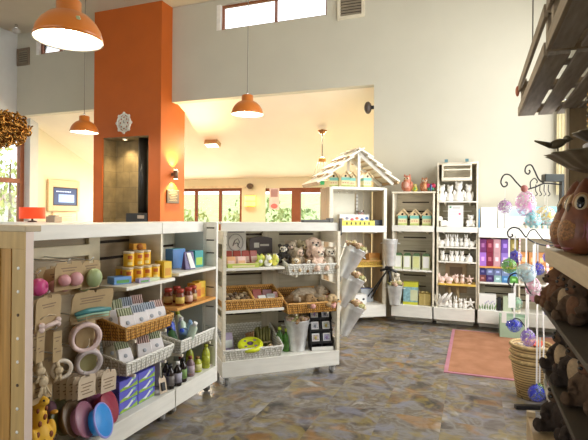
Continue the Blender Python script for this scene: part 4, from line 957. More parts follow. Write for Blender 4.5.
# ================================================================ GOODS: MIDDLE BAY
def fur(name, c): return mat(name, c, .9, var=.22, scale=60, bump=.6)
EYE = mat('glossy_black_eye', (.01, .01, .01), .1)
def plush(name, label, cat, F, u, v, z, h, body, face, ears=None, rot=0, tilt=0, grp=None, ear='round', vox=.006, muzzle=None, tail=False, headk=1.0, fuzz=.006, arms=True, nose=EYE, belly=None):
    """seated soft toy of height h: one continuous body, patches and eyes as parts"""
    t = thing(name, label, cat, F, u, v, z, rot, grp, tilt=(tilt, 0)); s = h/.28
    b = MB()
    hz = .205*s; hr = .062*s*headk
    b.ell((0, 0, .085*s), (.066*s, .058*s, .09*s)).ell((0, -.004*s, hz), (hr*1.08, hr*.95, hr))
    for sx in (-1, 1):
        if arms: b.tube([(sx*.05*s, -.01*s, .14*s), (sx*.078*s, -.04*s, .10*s), (sx*.05*s, -.075*s, .08*s)], [.026*s, .025*s, .022*s], 8)
        b.tube([(sx*.04*s, -.01*s, .035*s), (sx*.065*s, -.07*s, .03*s), (sx*.06*s, -.10*s, .034*s)], [.036*s, .031*s, .029*s], 8).ell((sx*.06*s, -.105*s, .04*s), (.027*s, .02*s, .034*s))
        if ear == 'round': b.ell((sx*hr*.82, 0, hz+hr*.78), (.03*s, .016*s, .03*s))
        elif ear == 'koala': b.ell((sx*hr*1.15, 0, hz+hr*.45), (.042*s, .02*s, .04*s))
        elif ear == 'point': b.hexa([(sx*hr*.6-.02*s, -.01*s, hz+hr*.6), (sx*hr*.6+.02*s, -.01*s, hz+hr*.6), (sx*hr*.6+.02*s, .012*s, hz+hr*.6), (sx*hr*.6-.02*s, .012*s, hz+hr*.6)], [(sx*hr*.75-.003, -.002, hz+hr*1.5), (sx*hr*.75+.003, -.002, hz+hr*1.5), (sx*hr*.75+.003, .002, hz+hr*1.5), (sx*hr*.75-.003, .002, hz+hr*1.5)])
        elif ear == 'flop': b.ell((sx*hr*1.05, -.01*s, hz-.01*s), (.02*s, .03*s, .06*s))
    b.ell((0, -hr*.85, hz-hr*.22), (hr*.55, hr*.42, hr*.42))
    if tail: b.tube([(0, .05*s, .03*s), (0, .11*s, .06*s), (0, .12*s, .15*s), (0, .10*s, .22*s), (0, .13*s, .27*s)], [.025*s, .045*s, .055*s, .05*s, .02*s], 10)
    b.build('body', body, t, remesh=vox, fuzz=fuzz)
    if face: MB().ell((0, -hr*.42, hz+.0*s), (hr*.92, hr*.62, hr*.80)).build('face', face, t)
    MB().ell((0, -hr*1.0, hz-hr*.26), (hr*.5, hr*.36, hr*.36)).build('muzzle', muzzle or face or body, t)
    if belly: MB().ell((0, -.036*s, .09*s), (.046*s, .034*s, .07*s)).build('belly', belly, t)
    for sx in (-1, 1): MB().ell((sx*hr*.42, -hr*.98, hz+hr*.16), hr*.14, n=10).build('eye', EYE, t)
    MB().ell((0, -hr*1.36, hz-hr*.12), (hr*.2, hr*.12, hr*.15), n=10).build('nose', nose, t)
    if ears:
        for sx in (-1, 1):
            if ear == 'koala': MB().ell((sx*hr*1.15, -.016*s, hz+hr*.45), (.026*s, .01*s, .025*s), n=10).build('inner_ear', ears, t)
            elif ear == 'round': MB().ell((sx*hr*.82, -.013*s, hz+hr*.78), (.019*s, .008*s, .019*s), n=10).build('inner_ear', ears, t)
    return t
# shelf one: poster, dark sign, packets
t = thing('poster_card', 'pale card with a line drawing in a circle standing on the middle bay top shelf', 'poster', M, .20, .36, 1.094, 0, None, tilt=(-.03, 0))
MB().box(-.115, .115, 0, .006, 0, .335).build('sheet', mat('pale_grey_card', (.66, .64, .58), .6, var=.03), t)
d = MB(); d.tube([(.01+.075*math.cos(i*PI/20), -.003, .215+.085*math.sin(i*PI/20)) for i in range(40)], .0022, 5, closed=True)
for i in range(6): d.box(-.105, -.085+.004*(i % 2), -.002, 0, .06+i*.042, .075+i*.042)
d.tube([(-.02, -.003, .18), (.0, -.003, .235), (.03, -.003, .255), (.05, -.003, .22), (.03, -.003, .18), (.055, -.003, .16)], .003, 5); d.tube([(.0, -.003, .20), (.02, -.003, .215), (.035, -.003, .2)], .003, 5)
d.box(-.07, .10, -.002, 0, .315, .325); d.build('drawing', mat('ink_grey', (.16, .15, .17), .6), t)
t = thing('curved_sign', 'dark brown curved sign with pale square badge on the middle bay top shelf', 'sign', M, .48, .37, 1.094, 0, None, tilt=(-.05, 0))
pts = [(-.12, .10), (.12, .10), (.12, .255)]+[(.12-.24*i/8, .255+.02*math.sin(PI*i/8)) for i in range(1, 9)]
MB().prism(pts, 0, .012).build('board', mat('dark_taupe_sign', (.09, .07, .07), .5), t)
MB().box(-.03, .03, .0, .01, 0, .10).build('easel', mat('dark_taupe_sign', (.09, .07, .07)), t)
s = MB(); s.box(-.075, -.02, -.002, 0, .16, .21); s.box(-.01, .085, -.002, 0, .175, .195); s.build('badge', mat('sign_pale', (.62, .58, .5), .5), t)
Z = 1.093
PK = [mat('red_brown_pack', (.36, .07, .05), .4), mat('pale_pink_pack', (.78, .55, .48), .4), mat('lime_pack', (.50, .58, .12), .4), mat('cream_pack', (.80, .72, .42), .4)]
def pouch(label, u, v, w, h, m, rot=0, tilt=-.15, stripe=None, d=.05, z=Z, F=M, name='treat_pouch', grp=None):
    t = thing(name, label, 'packet', F, u, v, z, rot, grp, tilt=(tilt, 0))
    MB().hexa([(-w/2, -d/2, 0), (w/2, -d/2, 0), (w/2, d/2, 0), (-w/2, d/2, 0)], [(-w*.46, -d*.12, h), (w*.46, -d*.12, h), (w*.46, d*.12, h), (-w*.46, d*.12, h)]).build('pouch', m, t, bev=.008)
    if stripe: MB().hexa([(-w*.36, -d*.44, h*.2), (w*.36, -d*.44, h*.2), (w*.36, -d*.3, h*.2), (-w*.36, -d*.3, h*.2)], [(-w*.36, -d*.32, h*.6), (w*.36, -d*.32, h*.6), (w*.36, -d*.2, h*.6), (-w*.36, -d*.2, h*.6)]).build('label_print', stripe, t)
    return t
for i, (u, nm) in enumerate(((.10, 'left'), (.19, 'second'), (.28, 'third'), (.36, 'right'))): pouch('upright red brown packet with pale face, %s in the back row on the top shelf' % nm, u, .23, .085, .145, PK[0], -10+6*i, stripe=PK[1])
pouch('pale orange and pink packet at the left front of middle bay top shelf', .10, .10, .09, .10, mat('peach_pack', (.75, .42, .22), .4), 0, stripe=PK[1])
pouch('pink packet next to the pale orange packet on top shelf', .20, .10, .09, .10, PK[1], 5, stripe=mat('peach_pack', (.75, .42, .22)))
t = carton('treat_tray', 'long lime and cream box lying at the front of middle bay top shelf', M, .20, .015, Z, .30, .05, .038, PK[2], 0, front=PK[3], top=PK[3])
pouch('lime packet at the far left of the middle bay top shelf', .03+.02, .17, .06, .10, PK[2], 10)
TOYC = [mat('lime_toy', (.55, .66, .12), .5), mat('white_toy', (.82, .82, .76), .5), mat('yellow_toy', (.76, .72, .12), .5)]
for i, (u, v, m, nm) in enumerate(((.38, .10, 0, 'lime'), (.455, .07, 1, 'white'), (.53, .10, 2, 'yellow'), (.42, .17, 2, 'second yellow'), (.495, .18, 0, 'second lime'), (.56, .17, 1, 'second white'))):
    t = thing('squeaky_toy', '%s squeaky toy in the heap at the right of the top shelf' % nm, 'toy', M, u, v, Z, 20*i)
    b = MB().ell((0, 0, .035), (.042, .036, .036)).ell((0, -.01, .078), (.03, .028, .028))
    for sx in (-1, 1): b.ell((sx*.02, 0, .105), (.009, .007, .014))
    b.build('body', TOYC[m], t, remesh=.005)
    MB().ell((0, -.036, .05), (.02, .01, .018)).build('spot', TOYC[(m+1) % 3], t)
# plush toys in the white basket
basket('display_basket', 'white wicker basket full of soft toys on the middle bay', M, .915, .03, 1.004, .50, .33, .095, .19, WICKERW, WCANE, tilt=-.05)
GB_ = fur('grey_brown_fur', (.42, .34, .24)); WF = fur('white_fur', (.80, .74, .62)); PF = fur('pink_cream_fur', (.78, .58, .46)); BF = fur('brown_fur', (.30, .19, .09)); OF = fur('olive_brown_fur', (.40, .34, .20)); BLF = fur('black_fur', (.04, .035, .03)); TF = fur('tan_fur', (.55, .40, .22))
plush('panda_toy', 'small panda soft toy peeking at the left back of the white basket', 'soft toy', M, .665, .22, 1.10, .20, BLF, WF, rot=-20)
plush('bear_toy', 'grey brown bear soft toy at upper left of the white basket', 'soft toy', M, .75, .24, 1.10, .24, GB_, None, muzzle=PF, rot=-25)
plush('bear_toy', 'grey bear with a pink face in front of the grey brown bear', 'soft toy', M, .80, .15, 1.05, .22, GB_, PF, rot=20)
plush('dog_toy', 'small white faced puppy soft toy at front left of the white basket', 'soft toy', M, .745, .07, 1.03, .15, TF, WF, ear='flop', rot=-15)
plush('owl_toy', 'small brown soft toy with big pale eye patches at the basket front', 'soft toy', M, .875, .075, 1.02, .14, BF, WF, rot=10)
plush('bear_toy', 'olive brown bear soft toy behind the middle of white basket', 'soft toy', M, .885, .24, 1.09, .25, OF, None, muzzle=TF, rot=5)
plush('lamb_toy', 'pale woolly lamb soft toy standing highest in the white basket', 'soft toy', M, .985, .21, 1.10, .27, PF, None, ear='flop', muzzle=WF, rot=0, headk=1.15, fuzz=.012)
plush('bear_toy', 'large pink cream teddy bear at the front of the white basket', 'soft toy', M, .985, .09, 1.03, .25, PF, None, muzzle=WF, rot=10, headk=1.1)
plush('koala_toy', 'white and grey koala soft toy at the right end of the white basket', 'soft toy', M, 1.115, .10, 1.04, .24, GB_, WF, WF, ear='koala', rot=0, headk=1.1, belly=WF)
# shelf two
def nuggets(name, labels, cat, F, pts, r, mats, grp, z0):
    proto = []
    for i, (x, y, z) in enumerate(pts):
        k = i % len(mats)
        if len(proto) <= k:
            t = thing(name, labels, cat, F, x, y, z, 0, grp)
            rr_ = random.Random(i+5); b = MB(); b.ell((0, 0, 0), (r, r*.85, r*.8), n=10)
            for q in range(5): a = q*PI*2/5; b.ell((r*.5*math.cos(a), r*.5*math.sin(a), r*.35), (r*.45, r*.45, r*.4), n=8)
            b.build('head', mats[k], t); MB().ell((0, 0, -r*.75), (r*.3, r*.3, r*.25), n=8).build('stem', mat('dry_stem', (.35, .28, .12), .8), t)
            proto.append(t)
        else:
            dup(proto[k], labels, F, x, y, z, 37*i, tilt=(.3*(i % 3-1), .2*(i % 2)), group=grp)
random.seed(11)
basket('display_basket', 'honey wicker basket of brown cones at the left of the second shelf', M, .165, .015, .702, .265, .30, .085, .17, WICKER, HONEY, flare=.01)
nuggets('pine_cone', 'small brown pine cone in the left honey basket of the second shelf', 'pine cone', M, [(.07+.048*(i % 5), .05+.05*(i//5), .775+.012*(i//5)+.006*(i % 2)) for i in range(20)], .026, [mat('cone_brown', (.26, .17, .09), .8), mat('cone_tan', (.45, .34, .2), .8), mat('cone_dark', (.15, .10, .06), .8)], 'pine cones in the left honey basket', .7)
basket('display_basket', 'honey wicker basket with pale packs at the right of the second shelf', M, .445, .015, .702, .265, .30, .085, .17, WICKER, HONEY, flare=.01)
pouch('white and green pack lying in front in the right honey basket', .42, .07, .09, .10, mat('white_toy', (.82, .82, .76)), 10, -.7, TOYC[0], z=.73, d=.04)
pouch('grey striped pack in the middle of the right honey basket', .50, .09, .09, .11, mat('grey_pack', (.45, .47, .46), .4), -10, -.7, WHP, z=.73, d=.04)
pouch('pink pack at right side of the right honey basket', .545, .10, .06, .12, mat('pink_pack', (.72, .42, .42), .4), -20, -.6, z=.73, d=.04)
pouch('dusky red pack in the back of the right honey basket', .40, .20, .10, .13, PK[0], 8, -.4, z=.73, d=.04); pouch('mauve pack at the back of the right honey basket', .50, .21, .10, .12, mat('mauve_pack', (.4, .22, .24), .5), -8, -.4, z=.73, d=.04)
basket('display_basket', 'large honey wicker basket with long eared brown soft toys', M, .915, .02, .627, .53, .36, .095, .19, WICKER, HONEY)
def lying_plush(label, u, v, z, s, m, paw, rot, name='dog_toy'):
    t = thing(name, label, 'soft toy', M, u, v, z, rot)
    b = MB(); b.tube([(-.13*s, .02, .03), (-.05*s, .02, .05), (.05*s, 0, .055), (.10*s, -.02, .06)], [.035*s, .06*s, .055*s, .04*s], 10).ell((.14*s, -.04, .08), (.055*s, .05*s, .048*s)).ell((.185*s, -.065, .066), (.032*s, .03*s, .024*s))
    for sy in (-1, 1):
        b.tube([(.06*s, sy*.03, .03), (.11*s, sy*.05-.05, .02), (.15*s, sy*.05-.09, .02)], [.028*s, .024*s, .024*s], 8); b.tube([(-.10*s, sy*.03, .03), (-.14*s, sy*.05-.04, .02), (-.11*s, sy*.05-.08, .02)], [.03*s, .026*s, .024*s], 8)
        b.ell((.12*s, -.03+sy*.055, .075), (.026*s, .014*s, .045*s))
    b.build('body', m, t, remesh=.006, fuzz=.006)
    for sy in (-1, 1): MB().ell((.15*s+.012, sy*.05-.10, .02), (.026*s, .026*s, .024*s)).build('paw', paw, t)
    MB().ell((.212*s, -.08, .072), (.010, .010, .008), n=8).build('nose', EYE, t); MB().ell((.165*s, -.082, .098), .006, n=8).build('eye', EYE, t)
    return t
PINKF = fur('pink_fur', (.68, .36, .32))
lying_plush('grey brown dog soft toy lying over the large honey basket', .90, .20, .735, 1.1, GB_, PINKF, 5)
lying_plush('dark brown dog soft toy at left in the large honey basket', .77, .15, .68, 1.0, BF, PINKF, -15)
lying_plush('pink pawed tan dog soft toy at right in the large honey basket', 1.03, .12, .68, .9, TF, PINKF, -30)
# lower deck
Zp = .235
basket('display_basket', 'white wicker basket with a lime frisbee on the middle bay plinth', M, .30, .02, Zp, .53, .38, .095, .24, WICKERW, WCANE, flare=.025)
t = thing('frisbee', 'lime yellow frisbee with purple centre lying in the lower white basket', 'frisbee', M, .29, .085, .352, 0, None, tilt=(.30, -.10))
LIM = mat('lime_plastic', (.62, .68, .02), .35, var=.04)
MB().lathe([(.002, .012), (.085, .012), (.088, .018), (.112, .014), (.122, .0), (.12, -.016), (.114, -.012), (.11, .004), (.08, .006), (.002, .006)], 36).build('disc', LIM, t)
MB().lathe([(.002, .0135), (.03, .0135)], 24).build('centre_print', mat('purple_print', (.25, .16, .42), .4), t)
pb = MB()
for i in range(4): a = i*PI/2+.6; pb.ell((.066*math.cos(a), .066*math.sin(a), .0128), (.014, .014, .0015), n=10)
pb.build('paw_prints', mat('purple_print', (.25, .16, .42)), t)
pouch('lilac and white pack standing at left in the lower white basket', .12, .24, .10, .18, mat('lilac_pack', (.45, .36, .55), .4), 10, -.2, WHP, z=.26)
pouch('dark patterned pack at the left front of the lower white basket', .095, .10, .07, .07, mat('dark_purple_pack', (.16, .12, .2), .4), 30, -.3, z=.255)
t = thing('chew_pot', 'pot of brown chew sticks in the middle of the lower white basket', 'pot', M, .335, .25, .245)
MB().lathe([(.04, 0), (.045, .11), (.041, .11), (.037, .01), (.002, .008)], 20).build('pot', mat('pale_green_pot', (.5, .55, .3), .5), t)
c = MB()
for i in range(11): a = i*2.4; q = .028*(i/11)**.5; c.tube([(q*math.cos(a), q*math.sin(a), .02), (q*1.6*math.cos(a), q*1.6*math.sin(a), .17+.01*(i % 3))], .009, 6)
c.build('chew_sticks', mat('chew_brown', (.34, .17, .07), .7), t)
t = thing('stick_bundle', 'bundle of dark olive sticks at right in the lower white basket', 'bundle', M, .47, .22, .245, 0, None, tilt=(-.1, 0))
c = MB()
for i in range(16): c.tube([(-.06+.03*(i % 5), .03*(i//5), 0), (-.06+.03*(i % 5), .03*(i//5), .20+.012*(i % 3))], .012, 7)
c.build('sticks', mat('olive_stick', (.20, .19, .05), .6, var=.3), t); MB().box(-.078, .078, -.016, .106, .07, .085).build('band', mat('twine', (.5, .42, .25), .8), t)
nuggets('pine_cone', 'small tan cone in the right corner of the lower white basket', 'pine cone', M, [(.47, .07, .30), (.52, .06, .305), (.42, .09, .30), (.50, .11, .31)], .028, [mat('cone_tan', (.45, .34, .2), .8)], 'cones in the lower white basket', .3)
GBT = mat('green_bottle', (.07, .20, .03), .25); LCAP = mat('lime_cap', (.55, .66, .08), .4)
bottle('left green bottle with lime top beside the lower white basket', .615, .17, GBT, GBT, .036, .24, LCAP, 'green bottles on the middle plinth', M, .235)
bottle('right green bottle with lime top beside the tall zinc bucket', .695-.015, .15, GBT, GBT, .036, .225, LCAP, 'green bottles on the middle plinth', M, .235)
def bucket(label, F, u, v, z, r, h, rot=0, tilt=(0, 0), grp=None):
    t = thing('zinc_bucket', label, 'bucket', F, u, v, z, rot, grp); t.rotation_euler = (tilt[0], tilt[1], R(F.deg+rot))
    k = .66
    MB().lathe([(.002, 0), (r*k, 0), (r*(k+.01), .01), (r*.93, h*.82), (r*.955, h*.83), (r*.965, h*.85), (r*.99, h*.97), (r*1.03, h*.985), (r*1.03, h), (r*.98, h), (r*.93, h*.85), (r*k-.004, .012), (.002, .010)], 32).build('bucket', ZINC, t)
    for sx in (-1, 1): MB().tube([(sx*r*.98, -.03, h*.86), (sx*(r+.03), -.02, h*.84), (sx*(r+.03), .02, h*.84), (sx*r*.98, .03, h*.86)], .005, 6).build('handle', ZINC, t)
    return t
t = bucket('upright zinc bucket of pale potpourri flowers on the middle bay plinth', M, .79, .15, .235, .128, .31)
POT = [mat('potpourri_pink', (.66, .46, .36), .8), mat('potpourri_cream', (.72, .62, .42), .8), mat('potpourri_olive', (.42, .40, .18), .8), mat('potpourri_brown', (.32, .2, .1), .8)]
def heap(label, grp, F, u, v, z, r, n, rn, tilt=(0, 0), h=.0, name='dried_flower'):
    T_ = Euler((tilt[0], tilt[1], R(F.deg))).to_matrix(); base = F.p(u, v, z); rr_ = random.Random(n+int(u*100)); proto = {}
    for i in range(n):
        a = i*2.39996; q = r*((i+.5)/n)**.5; p = base+T_ @ Vector((q*math.cos(a), q*math.sin(a), h+rr_.uniform(-.01, .015)+(1-q/r)*.03))
        k = rr_.randrange(4)
        if k not in proto:
            t = thing(name, label, 'dried flower', Wd, 0, 0, 0, 0, grp); t.location = p
            b = MB(); b.ell((0, 0, 0), (rn, rn*.9, rn*.75), n=10)
            for w in range(6): b.ell((rn*.62*math.cos(w), rn*.62*math.sin(w), rn*.3), (rn*.4, rn*.4, rn*.45), n=8)
            b.build('petals', POT[k], t); MB().ell((0, 0, rn*.6), (rn*.3, rn*.3, rn*.3), n=8).build('centre', mat('flower_centre', (.55, .42, .12), .8), t); proto[k] = t
        else:
            c = dup(proto[k], label, Wd, 0, 0, 0, 53*i, tilt=(rr_.uniform(-.5, .5), rr_.uniform(-.5, .5)), group=grp); c.location = p
heap('dried flower in the upright zinc bucket on the middle bay plinth', 'flowers in the upright zinc bucket', M, .79, .15, .235+.305, .11, 30, .027)
# tiered black card rack
t = thing('card_rack', 'black three tier card rack on the middle bay plinth', 'card rack', M, 1.035, .075, .235, -8, None, tilt=(-.10, 0))
r_ = MB(); w = .235
r_.box(-w/2, w/2, .085, .095, .0, .41)
r_.prism([(-.02, 0), (.10, 0), (.10, .41), (.08, .41)], -w/2, -w/2+.01, T=TR((0, 0, 0), (0, 0, PI/2)) @ TR((0, 0, 0), (0, 0, 0))) if 0 else None
for x in (-w/2, -.005, w/2-.01): r_.hexa([(x, -.02, 0), (x+.01, -.02, 0), (x+.01, .09, 0), (x, .09, 0)], [(x, .055, .41), (x+.01, .055, .41), (x+.01, .09, .41), (x, .09, .41)])
for i in range(3):
    z = .065+i*.115; y = -.02+.075*z/.41; r_.box(-w/2, w/2, y-.012, .09, z, z+.008); r_.box(-w/2, w/2, y-.016, y-.010, z, z+.024)
r_.box(-w/2, w/2, -.03, .09, 0, .012); r_.build('rack', BLACK, t)
MB().box(-w/2+.005, w/2-.005, -.034, -.028, .0, .035).build('price_strip', mat('pale_strip', (.74, .74, .70), .5), t)
CC = [(.55, .45, .42), (.42, .44, .62), (.62, .62, .66), (.52, .58, .5), (.66, .6, .5), (.5, .48, .56)]
for i in range(3):
    for j in range(2):
        z = .073+i*.115; y = -.01+.075*z/.41; k = i*2+j; x = -.058+j*.116
        c = thing('greeting_card', 'small picture card in the black rack, %s row at %s' % (('bottom', 'middle', 'top')[i], ('left', 'right')[j]), 'card', M, 0, 0, 0, 0, 'cards in the black rack')
        c.rotation_euler = (0, 0, R(M.deg-8)); c.location = t.matrix_basis @ Vector((x, y, z+.001)); c.rotation_euler = (-.24, 0, R(M.deg-8))
        MB().box(-.038, .038, 0, .012, 0, .088).build('cards', PAPER, c); MB().box(-.03, .03, -.001, 0, .02, .076).build('picture', mat('card_pic_%d' % k, CC[k], .5, var=.5, scale=60), c)
        b = MB(); b.ell((0, -.002, .045), (.014, .002, .018), n=8); b.build('motif', mat('card_motif_%d' % (k % 3), [(.5, .4, .1), (.3, .2, .4), (.2, .22, .25)][k % 3], .5), c)
# three zinc buckets tipped out from the side of the middle bay
for i, (z, v, nm) in enumerate(((.955, .12, 'top'), (.655, .14, 'middle'), (.365, .14, 'lowest'))):
    tl = (.10, .44)
    bucket('%s of the three tilted zinc buckets on the right side of the middle bay' % nm, M, 1.275, v, z, .118, .33, tilt=tl, grp='tilted zinc buckets on the middle bay side')
    T_ = Euler((tl[0], tl[1], R(M.deg))).to_matrix(); p = M.p(1.275, v, z)+T_ @ Vector((0, 0, .335))
    heap('dried flower in the %s tilted zinc bucket' % nm, 'flowers in the %s tilted bucket' % nm, Frame(p.x, p.y, M.deg), 0, 0, p.z, .11, 30, .030, tl)
    MB().tube([(1.195, v, z+.30), (1.25, v, z+.33), (1.28, v, z+.30)], .006, 6).build('bucket_hook', ZINC, midU)
# ================================================================ GOODS: HOUSE UNIT AND BACK WALL
BHC = mat('cream_bird_box', (.80, .72, .42), .5, var=.05); BHW = mat('bare_birdhouse_wood', (.74, .58, .34), .5, var=.12, stretch=(1, 1, 4)); BHT = mat('aqua_band', (.22, .58, .50), .5, var=.08); BHG = mat('leaf_band', (.50, .58, .18), .5, var=.2, scale=40)
def birdhouse(label, F, u, v, z, rot=0, s=1.0):
    t = thing('bird_house', label, 'bird house', F, u, v, z, rot, None); w, d, h = .125*s, .12*s, .145*s
    MB().box(-w/2, w/2, -d/2, d/2, 0, h).build('box', BHC, t)
    MB().prism([(-w/2, h), (w/2, h), (0, h+.09*s)], -d/2, d/2).build('gable', BHW, t)
    MB().box(-w/2-.0015, w/2+.0015, -d/2-.0015, d/2, h-.045*s, h).build('aqua_band', BHT, t)
    MB().box(-w/2-.0015, w/2+.0015, -d/2-.0015, d/2, 0, .03*s).build('leaf_band', BHG, t)
    b = MB()
    for i in range(3): b.ell((-.035*s+.035*s*i, -d/2-.001, .065*s), (.013*s, .002, .010*s), n=8)
    b.build('flower_print', mat('flower_print', (.70, .36, .25), .5), t)
    for sx in (-1, 1):
        MB().box(0, .135*s, -d/2-.022*s, d/2+.01*s, 0, .012*s, T=TR((0, 0, h+.093*s), (0, (PI if sx < 0 else 0)+sx*.95 if False else (.80 if sx > 0 else PI-.80), 0))).build('roof_board', BHW, t, bev=.002)
    MB().cyl(.016*s, -.003, .001, 16, T=TR((0, -d/2-.001, h+.022*s), (PI/2, 0, 0))).build('entry_hole', BLACK, t)
    return t
b0 = birdhouse('painted bird house at left on back wall crate shelf', B, .16, .14, 1.451)
dup(b0, 'painted bird house in the middle of the back wall crate shelf', B, .335, .14, 1.451)
dup(b0, 'painted bird house at right on back wall crate shelf', B, .51, .14, 1.451)
for u, v, rz, nm in ((.16, .26, -30, 'leftmost under the house roof, turned aside'), (.30, .16, -20, 'second under the house roof'), (.405, .24, 5, 'third under the house roof, left of the gable post'), (.62, .14, 0, 'rightmost under the house roof, right of the gable post')):
    dup(b0, 'painted bird house '+nm, H, u, v, 2.011, rz, sc=.98)
# house shelf
t = thing('bird_book_display', 'white box with blue and red bird pictures on the house unit shelf', 'display box', H, .47, .21, 1.441)
MB().box(-.24, .24, 0, .10, 0, .165).build('box', PAPER, t, bev=.003)
for i, c in enumerate(((.7, .45, .25), (.35, .35, .45), (.72, .12, .15), (.65, .2, .12), (.08, .16, .45), (.1, .2, .5))):
    MB().ell((-.2+.08*i, -.002, .09+.02*(i % 2)), (.028, .004, .022), n=10).build('bird_print', mat('bird_print_%d' % i, c, .5), t)
t = thing('yellow_tray', 'yellow tray with dark figures along its front on the house unit shelf', 'tray', H, .46, .04, 1.441)
YT = mat('lemon_tray', (.78, .70, .10), .45, var=.05)
MB().box(-.26, .26, 0, .006, 0, .075).box(-.26, .26, .1, .106, 0, .075).box(-.26, -.254, .006, .1, 0, .075).box(.254, .26, .006, .1, 0, .075).box(-.254, .254, .006, .1, 0, .006).build('tray', YT, t)
for i in range(6): b = MB(); b.prism([(-.012, .012), (.012, .012), (.016, .035), (.005, .062), (-.008, .055), (-.014, .03)], -.0015, 0, T=TR((-.18+.07*i, 0, 0))); b.build('bird_figure', mat('ink_olive', (.12, .12, .03), .6), t)
carton('navy_box', 'dark navy box at the right end of the house unit shelf', H, .81, .10, 1.441, .15, .12, .085, mat('navy_card', (.05, .06, .09), .5))
t = thing('glass_jar', 'small clear jar with red sweets behind the bird books', 'jar', H, .64, .36, 1.441)
MB().lathe([(.045, 0), (.05, .01), (.05, .17), (.04, .19), (.04, .21)], 20).build('jar_body', blown('clear_pink_glass', (.75, .35, .3)), t); MB().lathe([(.044, .205), (.044, .235), (.02, .24)], 18).build('lid', CHROME, t)
t = thing('hanging_tag_strip', 'white strip of clips hanging inside the house unit', 'strip', H, .60, .43, 1.50)
MB().box(-.012, .012, 0, .006, 0, .42).build('strip', PAPER, t)
for i in range(7): MB().box(-.02, .02, -.008, 0, .03+i*.055, .05+i*.055).build('clip', mat('clip_grey', (.5, .48, .42), .4), t)
# things lying on top of the middle bay
t = thing('folded_stand', 'dark grey folded stand lying on top of the middle bay at right', 'stand', M, 1.02, .22, 1.516, 4)
MB().box(-.16, .16, -.03, .03, 0, .028).build('bar', mat('dark_grey_metal', (.10, .095, .09), .5), t, bev=.005); MB().box(.14, .19, -.04, .04, .0, .045).build('head', mat('dark_grey_metal', (.10, .095, .09)), t, bev=.005)
t = thing('hanging_clip', 'dark metal clip hooked over the top right corner of the middle bay', 'clip', M, 1.205, .04, 1.42)
MB().box(-.004, .02, -.02, .02, 0, .14).build('body', mat('dark_grey_metal', (.10, .095, .09)), t, bev=.004); MB().ell((.008, -.005, -.01), (.016, .02, .025), n=10).build('knob', BLACK, t)
# lower house shelf and base
carton('card_box', 'orange box standing on the yellow shelf of the house unit', H, .76, .12, .856, .18, .12, .17, mat('amber_box', (.72, .34, .08), .5), 0, front=mat('amber_print', (.80, .50, .16), .5))
t = basket('display_basket', 'low yellow wicker tray on the house unit yellow shelf', H, .49, .03, .856, .66, .2, .06, .07, weave('yellow_wicker', (.74, .50, .08), (.3, .17, .02)), HONEY, flare=.006)
t = thing('picture_frame', 'small grey square picture frame on the back of the house unit base', 'picture frame', H, .40, .36, .275, 0, None, tilt=(-.05, 0))
f = MB(); f.box(-.10, .10, 0, .02, .30, .33); f.box(-.10, .10, 0, .02, .50, .53); f.box(-.10, -.07, 0, .02, .33, .50); f.box(.07, .10, 0, .02, .33, .50); f.box(-.02, .02, .004, .02, 0, .30); f.build('frame', mat('pewter_frame', (.26, .26, .22), .5), t); MB().box(-.07, .07, .006, .012, .33, .50).build('picture', mat('pale_picture', (.66, .66, .58), .5), t)
t = carton('face_box', 'white box with two dark eye spots on the house unit base', H, .52, .10, .275, .22, .16, .14, PAPER); [MB().ell((x, -.001, .07), (.02, .003, .016), n=10).build('spot', BLACK, t) for x in (-.05, .06)]
carton('blue_box', 'small blue and white box behind the white spotted box', H, .70, .24, .275, .20, .12, .20, mat('pale_blue_box', (.55, .60, .66), .5), 0, top=mat('royal_blue_top', (.06, .12, .5), .4))
# black folding easel and zinc vases between house unit and the first bay
t = thing('folding_easel', 'black folding easel leaning in front of house unit', 'easel', B, -.03, -.10, 0)
b = MB(); b.tube([(-.36, .20, .30), (-.0, .0, .78)], .012, 8); b.build('leg', BLACK, t)
MB().tube([(-.29, .22, .30), (.0, .02, .80)], .011, 8).build('leg', BLACK, t); MB().tube([(.09, .13, .282), (.04, .0, .80)], .009, 8).build('leg', BLACK, t)
b = MB(); b.tube([(-.10, 0, .78), (.02, 0, .82), (.14, -.01, .77)], .02, 8); b.tube([(.0, 0, .80), (.05, -.02, .72), (.04, -.03, .62)], .018, 8); b.tube([(-.02, 0, .82), (.0, -.0, .86)], .02, 8); b.build('cross_bar', BLACK, t)
bucket('zinc vase hanging in the gap left of the bird house unit', B, .02, -.14, .86, .105, .39, grp=None)
MB().tube([(.05, .03, 1.22), (.03, -.10, 1.25), (.02, -.10, 1.22)], .006, 6).build('bucket_hook', ZINC, bpy.data.objects['shelf_unit.003'])
t = bucket('zinc vase of cream flowers on the base between house unit and bird house unit', B, .075, -.02, .279, .115, .29)
heap('cream dried flower in the low zinc vase', 'flowers in the low zinc vase', B, .075, -.02, .59, .10, 24, .034)
t = plush('meerkat_toy', 'pale soft toy sitting among the flowers of the low zinc vase', 'soft toy', B, .10, -.02, .61, .15, fur('pale_grey_fur', (.6, .55, .45)), fur('white_fur', (.80, .74, .62)), ear='flop')
